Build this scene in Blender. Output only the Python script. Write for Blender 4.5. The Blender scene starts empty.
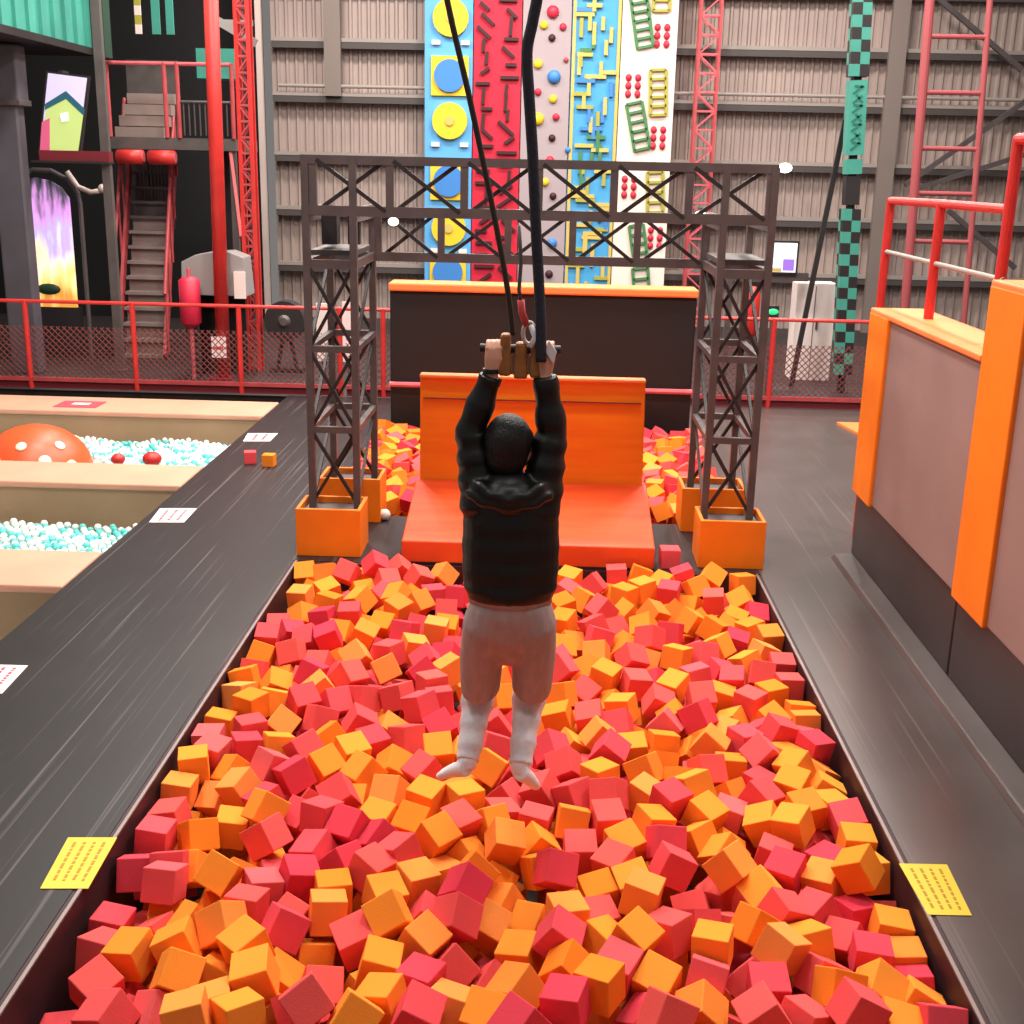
import bpy, bmesh, math, random
from mathutils import Vector, Matrix, Quaternion, Euler

random.seed(11)
sc = bpy.context.scene
COL = sc.collection
PI = math.pi

# ------------------------------------------------------------------ camera
F, VPX, VPY, ROLL, HC = 1200.0, 553.0, 170.0, math.radians(1.25), 3.0
_d = Vector((VPX - 512, VPY - 512, F)).normalized()
_r = Vector((math.cos(ROLL), math.sin(ROLL), 0.0)); _r -= _d * _r.dot(_d); _r.normalize()
_n = _d.cross(_r)
CM = Matrix((( _r.x, _d.x, -_n.x), (_r.y, _d.y, -_n.y), (_r.z, _d.z, -_n.z)))   # world -> camera axes (x right, y down, z ahead)
CT = CM.transposed()
EYE = Vector((0, 0, HC))

def ray(px, py): return CT @ Vector((px - 512, py - 512, F))
def at_z(px, py, z):
    v = ray(px, py); return EYE + v * ((z - HC) / v.z)
def at_y(px, py, y):
    v = ray(px, py); return EYE + v * (y / v.y)
def at_x(px, py, x):
    v = ray(px, py); return EYE + v * (x / v.x)
def proj(p):
    c = CM @ (Vector(p) - EYE); return 512 + F * c.x / c.z, 512 + F * c.y / c.z

cam = bpy.data.cameras.new('camera'); co = bpy.data.objects.new('camera', cam); COL.objects.link(co)
cx, cy, cz = CT @ Vector((1, 0, 0)), CT @ Vector((0, -1, 0)), CT @ Vector((0, 0, -1))
co.matrix_world = Matrix(((cx.x, cy.x, cz.x, 0), (cx.y, cy.y, cz.y, 0), (cx.z, cy.z, cz.z, HC), (0, 0, 0, 1)))
cam.sensor_fit = 'HORIZONTAL'; cam.sensor_width = 36.0; cam.lens = 36.0 * F / 1024
cam.clip_end = 200
sc.camera = co
sc.view_settings.view_transform = 'Standard'
sc.view_settings.look = 'None'
sc.view_settings.gamma = 1.0
sc.view_settings.exposure = 0.0
sc.view_settings.use_curve_mapping = False

# ------------------------------------------------------------------ materials
def lin(c): return tuple(((v / 255) / 12.92 if v / 255 < .04045 else ((v / 255 + .055) / 1.055) ** 2.4) for v in c)

def mat(name, rgb, rough=.6, metal=0.0, var=0.0, scale=8.0, stretch=(1, 1, 1), emit=0.0, spec=.5, bump=0.0, rgb2=None):
    m = bpy.data.materials.new(name); m.use_nodes = True
    nt = m.node_tree; b = nt.nodes['Principled BSDF']
    c = lin(rgb) + (1,)
    b.inputs['Base Color'].default_value = c
    b.inputs['Roughness'].default_value = rough
    b.inputs['Metallic'].default_value = metal
    b.inputs['Specular IOR Level'].default_value = spec
    if emit:
        b.inputs['Emission Color'].default_value = c; b.inputs['Emission Strength'].default_value = emit
    if var or bump:
        tc = nt.nodes.new('ShaderNodeTexCoord'); mp = nt.nodes.new('ShaderNodeMapping')
        mp.inputs['Scale'].default_value = tuple(scale * s for s in stretch)
        nz = nt.nodes.new('ShaderNodeTexNoise'); nz.inputs['Detail'].default_value = 4; nz.inputs['Scale'].default_value = 1
        nt.links.new(tc.outputs['Object'], mp.inputs['Vector']); nt.links.new(mp.outputs['Vector'], nz.inputs['Vector'])
        if var:
            rp = nt.nodes.new('ShaderNodeValToRGB')
            c2 = lin(rgb2) if rgb2 else tuple(v * (1 - var) for v in c[:3])
            c1 = c[:3] if rgb2 else tuple(min(1, v * (1 + var)) for v in c[:3])
            rp.color_ramp.elements[0].position = .3; rp.color_ramp.elements[1].position = .7
            rp.color_ramp.elements[0].color = tuple(c2) + (1,); rp.color_ramp.elements[1].color = tuple(c1) + (1,)
            nt.links.new(nz.outputs['Fac'], rp.inputs['Fac']); nt.links.new(rp.outputs['Color'], b.inputs['Base Color'])
            if emit: nt.links.new(rp.outputs['Color'], b.inputs['Emission Color'])
        if bump:
            bp = nt.nodes.new('ShaderNodeBump'); bp.inputs['Strength'].default_value = bump; bp.inputs['Distance'].default_value = .01
            nt.links.new(nz.outputs['Fac'], bp.inputs['Height']); nt.links.new(bp.outputs['Normal'], b.inputs['Normal'])
    return m

def foam_mat(name, cols):
    """open-cell foam; every cube takes its own dye lot from the ramp"""
    m = bpy.data.materials.new(name); m.use_nodes = True
    nt = m.node_tree; b = nt.nodes['Principled BSDF']; b.inputs['Roughness'].default_value = .95; b.inputs['Specular IOR Level'].default_value = .1
    oi = nt.nodes.new('ShaderNodeObjectInfo'); ge = nt.nodes.new('ShaderNodeNewGeometry')
    ad = nt.nodes.new('ShaderNodeMath'); ad.operation = 'ADD'; fr = nt.nodes.new('ShaderNodeMath'); fr.operation = 'FRACT'
    nt.links.new(oi.outputs['Random'], ad.inputs[0]); nt.links.new(ge.outputs['Random Per Island'], ad.inputs[1]); nt.links.new(ad.outputs[0], fr.inputs[0])
    rp = nt.nodes.new('ShaderNodeValToRGB')
    while len(rp.color_ramp.elements) < len(cols): rp.color_ramp.elements.new(.5)
    for i, c in enumerate(cols):
        rp.color_ramp.elements[i].position = i / (len(cols) - 1); rp.color_ramp.elements[i].color = lin(c) + (1,)
    nt.links.new(fr.outputs[0], rp.inputs['Fac'])
    nt.links.new(rp.outputs['Color'], b.inputs['Base Color'])
    tc = nt.nodes.new('ShaderNodeTexCoord'); nz = nt.nodes.new('ShaderNodeTexNoise'); nz.inputs['Scale'].default_value = 120
    bp = nt.nodes.new('ShaderNodeBump'); bp.inputs['Strength'].default_value = .25; bp.inputs['Distance'].default_value = .004
    nt.links.new(tc.outputs['Object'], nz.inputs['Vector']); nt.links.new(nz.outputs['Fac'], bp.inputs['Height']); nt.links.new(bp.outputs['Normal'], b.inputs['Normal'])
    return m

def deck_mat(name, rgb, rough, seed):
    """black vinyl matting with long pale scuffs running along the walkway"""
    m = bpy.data.materials.new(name); m.use_nodes = True
    nt = m.node_tree; b = nt.nodes['Principled BSDF']; b.inputs['Roughness'].default_value = rough; b.inputs['Specular IOR Level'].default_value = .5 if seed else .3
    tc = nt.nodes.new('ShaderNodeTexCoord'); mp = nt.nodes.new('ShaderNodeMapping'); mp.inputs['Scale'].default_value = (38, .3, 1); mp.inputs['Location'].default_value = (seed, seed, 0)
    n1 = nt.nodes.new('ShaderNodeTexNoise'); n1.inputs['Scale'].default_value = 1; n1.inputs['Detail'].default_value = 3
    nt.links.new(tc.outputs['Object'], mp.inputs['Vector']); nt.links.new(mp.outputs['Vector'], n1.inputs['Vector'])
    r1 = nt.nodes.new('ShaderNodeValToRGB'); e = r1.color_ramp.elements
    e[0].position = .61; e[0].color = (0, 0, 0, 1); e[1].position = .67; e[1].color = (1, 1, 1, 1)
    nt.links.new(n1.outputs['Fac'], r1.inputs['Fac'])
    n2 = nt.nodes.new('ShaderNodeTexNoise'); n2.inputs['Scale'].default_value = 2.2; n2.inputs['Detail'].default_value = 6
    nt.links.new(tc.outputs['Object'], n2.inputs['Vector'])
    r2 = nt.nodes.new('ShaderNodeValToRGB'); c = lin(rgb)
    r2.color_ramp.elements[0].color = tuple(v * .75 for v in c) + (1,); r2.color_ramp.elements[1].color = tuple(v * 1.3 for v in c) + (1,)
    nt.links.new(n2.outputs['Fac'], r2.inputs['Fac'])
    mx = nt.nodes.new('ShaderNodeMixRGB'); mx.inputs['Color2'].default_value = lin((125, 115, 112)) + (1,)
    ml = nt.nodes.new('ShaderNodeMath'); ml.operation = 'MULTIPLY'; ml.inputs[1].default_value = .38
    nt.links.new(r1.outputs['Color'], ml.inputs[0]); nt.links.new(ml.outputs[0], mx.inputs['Fac'])
    nt.links.new(r2.outputs['Color'], mx.inputs['Color1']); nt.links.new(mx.outputs['Color'], b.inputs['Base Color'])
    bp = nt.nodes.new('ShaderNodeBump'); bp.inputs['Strength'].default_value = .12; bp.inputs['Distance'].default_value = .01
    nt.links.new(n2.outputs['Fac'], bp.inputs['Height']); nt.links.new(bp.outputs['Normal'], b.inputs['Normal'])
    return m

def seam_mat(name, rgb, rough):
    return deck_mat(name, rgb, rough, 3.7)

M = {}
def mk(k, *a, **kw): M[k] = mat(k, *a, **kw); return M[k]
mk('column_grey', (122, 108, 102), .6)
mk('steel_dark', (92, 82, 82), .45, .3, var=.15, scale=6)
mk('steel_black', (44, 39, 40), .5, .2)
mk('steel_grey', (95, 88, 88), .45, .4, var=.15, scale=3)
mk('pillar_grey', (84, 80, 88), .5, .1, var=.15, scale=2)
mk('pale_steel', (190, 172, 165), .5, .1)
mk('red_paint', (206, 48, 44), .45, var=.12, scale=5)
mk('dull_red', (176, 66, 70), .55, var=.15, scale=5)
mk('dark_red', (110, 22, 34), .6)
mk('pink_paint', (205, 92, 100), .5, var=.15, scale=5)
mk('orange_pad', (250, 128, 14), .5, var=.08, scale=3)
mk('orange_cap', (244, 134, 70), .5, var=.06, scale=3)
mk('orange_ply', (254, 142, 12), .45, var=.2, scale=2.2, stretch=(.5, 3, 5), rgb2=(244, 116, 6))
mk('orange_seat', (236, 88, 34), .45, var=.12, scale=2.5, stretch=(.5, 5, 1), rgb2=(222, 66, 22))
mk('black_vinyl', (17, 12, 13), .6, var=.2, scale=3)
mk('base_vinyl', (56, 47, 47), .35, var=.12, scale=2)
mk('maroon_vinyl', (52, 16, 22), .6, var=.3, scale=4)
mk('wall_pad_grey', (146, 118, 112), .7, var=.08, scale=1.3)
mk('cladding', (166, 147, 140), .55, .15, var=.1, scale=.8)
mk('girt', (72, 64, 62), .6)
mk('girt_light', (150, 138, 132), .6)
mk('void_black', (14, 12, 13), .9)  # near black, stands in for darkness
mk('hall_floor', (44, 36, 36), .6, var=.3, scale=1.5)
mk('edge_trim', (140, 122, 118), .4, .3)
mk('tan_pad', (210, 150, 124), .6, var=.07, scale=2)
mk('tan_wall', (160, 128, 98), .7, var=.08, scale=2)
mk('paper', (242, 214, 212), .7)
mk('paper_red', (206, 70, 86), .7)
mk('sign_yellow', (232, 190, 44), .55)
mk('sign_ink', (176, 130, 24), .7)
mk('rope_dark', (34, 34, 46), .8, var=.3, scale=60, bump=.4)
mk('cord_brown', (52, 40, 30), .9)
mk('leather', (150, 92, 38), .55, var=.3, scale=22)
mk('white_strap', (226, 220, 226), .6)
mk('sling_red', (206, 72, 70), .7)
mk('skin', (224, 160, 136), .55)
mk('hair', (10, 8, 8), .5, var=.3, scale=70, stretch=(2, 2, .4), bump=.9)
mk('jacket', (12, 11, 11), .4, var=.2, scale=18, bump=.25)
mk('shorts', (166, 146, 144), .9, var=.1, scale=16, stretch=(2, 2, .5), bump=.8)
mk('legging', (232, 226, 230), .8, var=.14, scale=14, rgb2=(196, 190, 194))
mk('sock', (226, 220, 222), .85)
mk('band_black', (20, 20, 22), .5)
mk('net_cord', (124, 62, 60), .8)
mk('scaffold_red', (168, 78, 82), .55)
mk('ball_white', (238, 244, 240), .4)
mk('ball_teal', (96, 206, 200), .4)
mk('mushroom', (232, 88, 44), .4, var=.1, scale=3)
mk('spot_white', (250, 226, 200), .5)
mk('toad_red', (206, 44, 40), .45)
mk('blue_wall', (92, 168, 226), .6)
mk('yellow', (244, 198, 40), .5)
mk('mid_blue', (62, 128, 200), .5)
mk('red_wall', (206, 20, 54), .6)
mk('hold_black', (60, 16, 24), .6)
mk('grey_wall', (166, 150, 154), .7)
mk('maze_blue', (70, 156, 210), .6)
mk('maze_tan', (206, 178, 92), .6)
mk('white_wall', (246, 222, 210), .7)
mk('green_hold', (70, 124, 76), .6)
mk('olive_hold', (166, 158, 60), .6)
mk('red_hold', (206, 36, 66), .5)
mk('teal', (66, 150, 134), .5, var=.1, scale=2)
mk('teal_dark', (30, 110, 92), .6)
mk('stair_grey', (140, 122, 116), .6, var=.1, scale=4)
mk('stair_dark', (84, 76, 74), .6, var=.2, scale=4)
mk('hood_grey', (150, 144, 142), .4)
mk('white_panel', (232, 214, 208), .6)
mk('exit_green', (40, 200, 120), .5, emit=1.0)
mk('lamp_white', (255, 246, 235), .5, emit=2.5)
mk('screen_lilac', (206, 200, 240), .4, emit=.3)
mk('screen_white', (244, 244, 255), .4, emit=.35)
mk('screen_purple', (150, 110, 215), .4, emit=.35)
mk('screen_green', (190, 214, 130), .4, emit=.25)
mk('screen_teal', (40, 92, 108), .4, emit=.2)
mk('screen_pink', (206, 92, 130), .4, emit=.25)
mk('green_dark', (28, 60, 44), .6)
M['foam_orange'] = foam_mat('foam_orange', [(246, 142, 50), (250, 154, 58), (240, 130, 38), (250, 152, 76)])
M['foam_red'] = foam_mat('foam_red', [(230, 80, 84), (234, 94, 86), (220, 60, 80), (234, 102, 102)])
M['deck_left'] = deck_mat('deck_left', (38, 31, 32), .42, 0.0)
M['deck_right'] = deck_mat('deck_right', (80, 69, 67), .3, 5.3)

# lit mural: soft streaks, violet above and amber below
def mural_mat():
    m = bpy.data.materials.new('mural_print'); m.use_nodes = True
    nt = m.node_tree; b = nt.nodes['Principled BSDF']
    tc = nt.nodes.new('ShaderNodeTexCoord'); mp = nt.nodes.new('ShaderNodeMapping'); mp.inputs['Scale'].default_value = (7, 1, 1.6)
    nz = nt.nodes.new('ShaderNodeTexNoise'); nz.inputs['Scale'].default_value = 1; nz.inputs['Detail'].default_value = 3
    nt.links.new(tc.outputs['Object'], mp.inputs['Vector']); nt.links.new(mp.outputs['Vector'], nz.inputs['Vector'])
    sp = nt.nodes.new('ShaderNodeSeparateXYZ'); nt.links.new(tc.outputs['Object'], sp.inputs[0])
    mr = nt.nodes.new('ShaderNodeMapRange'); mr.inputs['From Min'].default_value = .7; mr.inputs['From Max'].default_value = 2.8
    nt.links.new(sp.outputs['Z'], mr.inputs['Value'])
    a = nt.nodes.new('ShaderNodeMath'); a.operation = 'MULTIPLY_ADD'; a.inputs[1].default_value = .9; a.inputs[2].default_value = -.45
    nt.links.new(nz.outputs['Fac'], a.inputs[0])
    s = nt.nodes.new('ShaderNodeMath'); s.operation = 'ADD'; nt.links.new(a.outputs[0], s.inputs[0]); nt.links.new(mr.outputs[0], s.inputs[1])
    rp = nt.nodes.new('ShaderNodeValToRGB'); cols = [(.0, (210, 140, 60)), (.22, (250, 206, 120)), (.42, (255, 234, 206)), (.58, (190, 176, 232)), (.75, (216, 150, 226)), (.9, (90, 80, 100)), (1, (40, 34, 40))]
    while len(rp.color_ramp.elements) < len(cols): rp.color_ramp.elements.new(.5)
    for e, (p, c) in zip(rp.color_ramp.elements, cols): e.position = p; e.color = lin(c) + (1,)
    nt.links.new(s.outputs[0], rp.inputs['Fac']); nt.links.new(rp.outputs['Color'], b.inputs['Base Color'])
    nt.links.new(rp.outputs['Color'], b.inputs['Emission Color']); b.inputs['Emission Strength'].default_value = .95
    return m
M['mural'] = mural_mat()

# ------------------------------------------------------------------ mesh helpers
class MB:
    """collects shapes and links them as ONE mesh object"""
    def __init__(s): s.v = []; s.f = []; s.mi = []; s.cur = 0
    def face(s, idx): s.f.append(idx); s.mi.append(s.cur)
    def hexa(s, P):
        b = len(s.v); s.v += [tuple(p) for p in P]
        for q in ((0, 3, 2, 1), (4, 5, 6, 7), (0, 1, 5, 4), (1, 2, 6, 5), (2, 3, 7, 6), (3, 0, 4, 7)): s.face([b + i for i in q])
        return s
    def box(s, x0, x1, y0, y1, z0, z1):
        return s.hexa([(x0, y0, z0), (x1, y0, z0), (x1, y1, z0), (x0, y1, z0), (x0, y0, z1), (x1, y0, z1), (x1, y1, z1), (x0, y1, z1)])
    def bar(s, a, b, w, h=None, up=(0, 0, 1)):
        a, b = Vector(a), Vector(b); h = h or w; d = (b - a).normalized(); u = Vector(up)
        if abs(d.dot(u)) > .98: u = Vector((0, 1, 0))
        r = d.cross(u).normalized(); u = r.cross(d)
        r *= w / 2; u *= h / 2
        return s.hexa([a - r - u, a + r - u, b + r - u, b - r - u, a - r + u, a + r + u, b + r + u, b - r + u])
    def tube(s, pts, rad, n=10, cap=True):
        pts = [Vector(p) for p in pts]; rs = rad if isinstance(rad, (list, tuple)) else [rad] * len(pts)
        rings = []; prev = None
        for i, p in enumerate(pts):
            t = (pts[min(i + 1, len(pts) - 1)] - pts[max(i - 1, 0)]).normalized()
            if prev is None:
                u = Vector((0, 0, 1)) if abs(t.z) < .9 else Vector((0, -1, 0))
                r = t.cross(u).normalized()
            else: r = (prev - t * prev.dot(t)).normalized()
            prev = r; u = r.cross(t); b = len(s.v)
            rr = rs[i] if isinstance(rs[i], (list, tuple)) else (rs[i], rs[i])
            for k in range(n):
                a = 2 * PI * k / n; s.v.append(tuple(p + r * math.cos(a) * rr[0] + u * math.sin(a) * rr[1]))
            rings.append(b)
        for a, b in zip(rings, rings[1:]):
            for k in range(n): s.face([a + k, b + k, b + (k + 1) % n, a + (k + 1) % n])
        if cap:
            s.face([rings[0] + k for k in range(n)]); s.face([rings[-1] + k for k in reversed(range(n))])
        return s
    def ball(s, c, r, n=12, sc3=(1, 1, 1), rot=None):
        c = Vector(c); m = n // 2; b = len(s.v)
        for i in range(m + 1):
            th = PI * i / m
            for k in range(n):
                ph = 2 * PI * k / n
                p = Vector((math.sin(th) * math.cos(ph) * sc3[0], math.sin(th) * math.sin(ph) * sc3[1], math.cos(th) * sc3[2])) * r
                if rot: p = rot @ p
                s.v.append(tuple(c + p))
        for i in range(m):
            for k in range(n): s.face([b + i * n + k, b + (i + 1) * n + k, b + (i + 1) * n + (k + 1) % n, b + i * n + (k + 1) % n])
        return s
    def prism(s, poly, axis, a, b):
        """poly: 2-D outline; extruded along axis from a to b"""
        n = len(poly); base = len(s.v)
        for t in (a, b):
            for (p, q) in poly:
                s.v.append((t, p, q) if axis == 'x' else (p, t, q) if axis == 'y' else (p, q, t))
        s.face([base + i for i in range(n)]); s.face([base + n + i for i in reversed(range(n))])
        for i in range(n): s.face([base + i, base + (i + 1) % n, base + n + (i + 1) % n, base + n + i])
        return s
    def disc(s, c, r, h, n=20, axis='y'):
        poly = [(math.cos(2 * PI * k / n) * r, math.sin(2 * PI * k / n) * r) for k in range(n)]
        c = Vector(c)
        if axis == 'y': return s.prism([(c.x + p, c.z + q) for p, q in poly], 'y', c.y - h, c.y)
        return s.prism([(c.x + p, c.y + q) for p, q in poly], 'z', c.z, c.z + h)
    def build(s, name, mats, parent=None, bevel=0.0, smooth=False, loc=None):
        me = bpy.data.meshes.new(name)
        off = Vector(loc) if loc is not None else Vector((0, 0, 0)); q = parent
        while q: off += Vector(q.location); q = q.parent
        me.from_pydata([tuple(Vector(v) - off) for v in s.v], [], s.f)
        for m in (mats if isinstance(mats, (list, tuple)) else [mats]): me.materials.append(M[m] if isinstance(m, str) else m)
        me.polygons.foreach_set('material_index', s.mi)
        bm = bmesh.new(); bm.from_mesh(me)
        bmesh.ops.remove_doubles(bm, verts=bm.verts, dist=1e-6)
        bmesh.ops.recalc_face_normals(bm, faces=bm.faces)
        if bevel:
            bmesh.ops.bevel(bm, geom=[e for e in bm.edges if e.calc_face_angle(0) > .6], offset=bevel, segments=2, affect='EDGES', profile=.5)
        bm.to_mesh(me); bm.free()
        if smooth: me.polygons.foreach_set('use_smooth', [True] * len(me.polygons))
        o = bpy.data.objects.new(name, me); COL.objects.link(o)
        if parent: o.parent = parent
        elif loc is not None: o.location = off
        return o

def tag(o, label=None, cat=None, group=None, kind=None):
    if label: o['label'] = label
    if cat: o['category'] = cat
    if group: o['group'] = group
    if kind: o['kind'] = kind
    return o
def thing(name, label, cat, loc, group=None):
    o = bpy.data.objects.new(name, None); COL.objects.link(o); o.location = loc; o.empty_display_size = .1
    return tag(o, label, cat, group)
def struct(name, mb, mats, label=None, cat=None, bevel=0.0):
    return tag(mb.build(name, mats, bevel=bevel), label or name.replace('_', ' '), cat or name.split('_')[0], kind='structure')
def copy_tree(o, parent=None):
    c = o.copy(); COL.objects.link(c)
    if parent: c.parent = parent
    for ch in list(o.children): copy_tree(ch, c)
    return c
WORLD, LAMP = 0.2, 340.0
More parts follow.
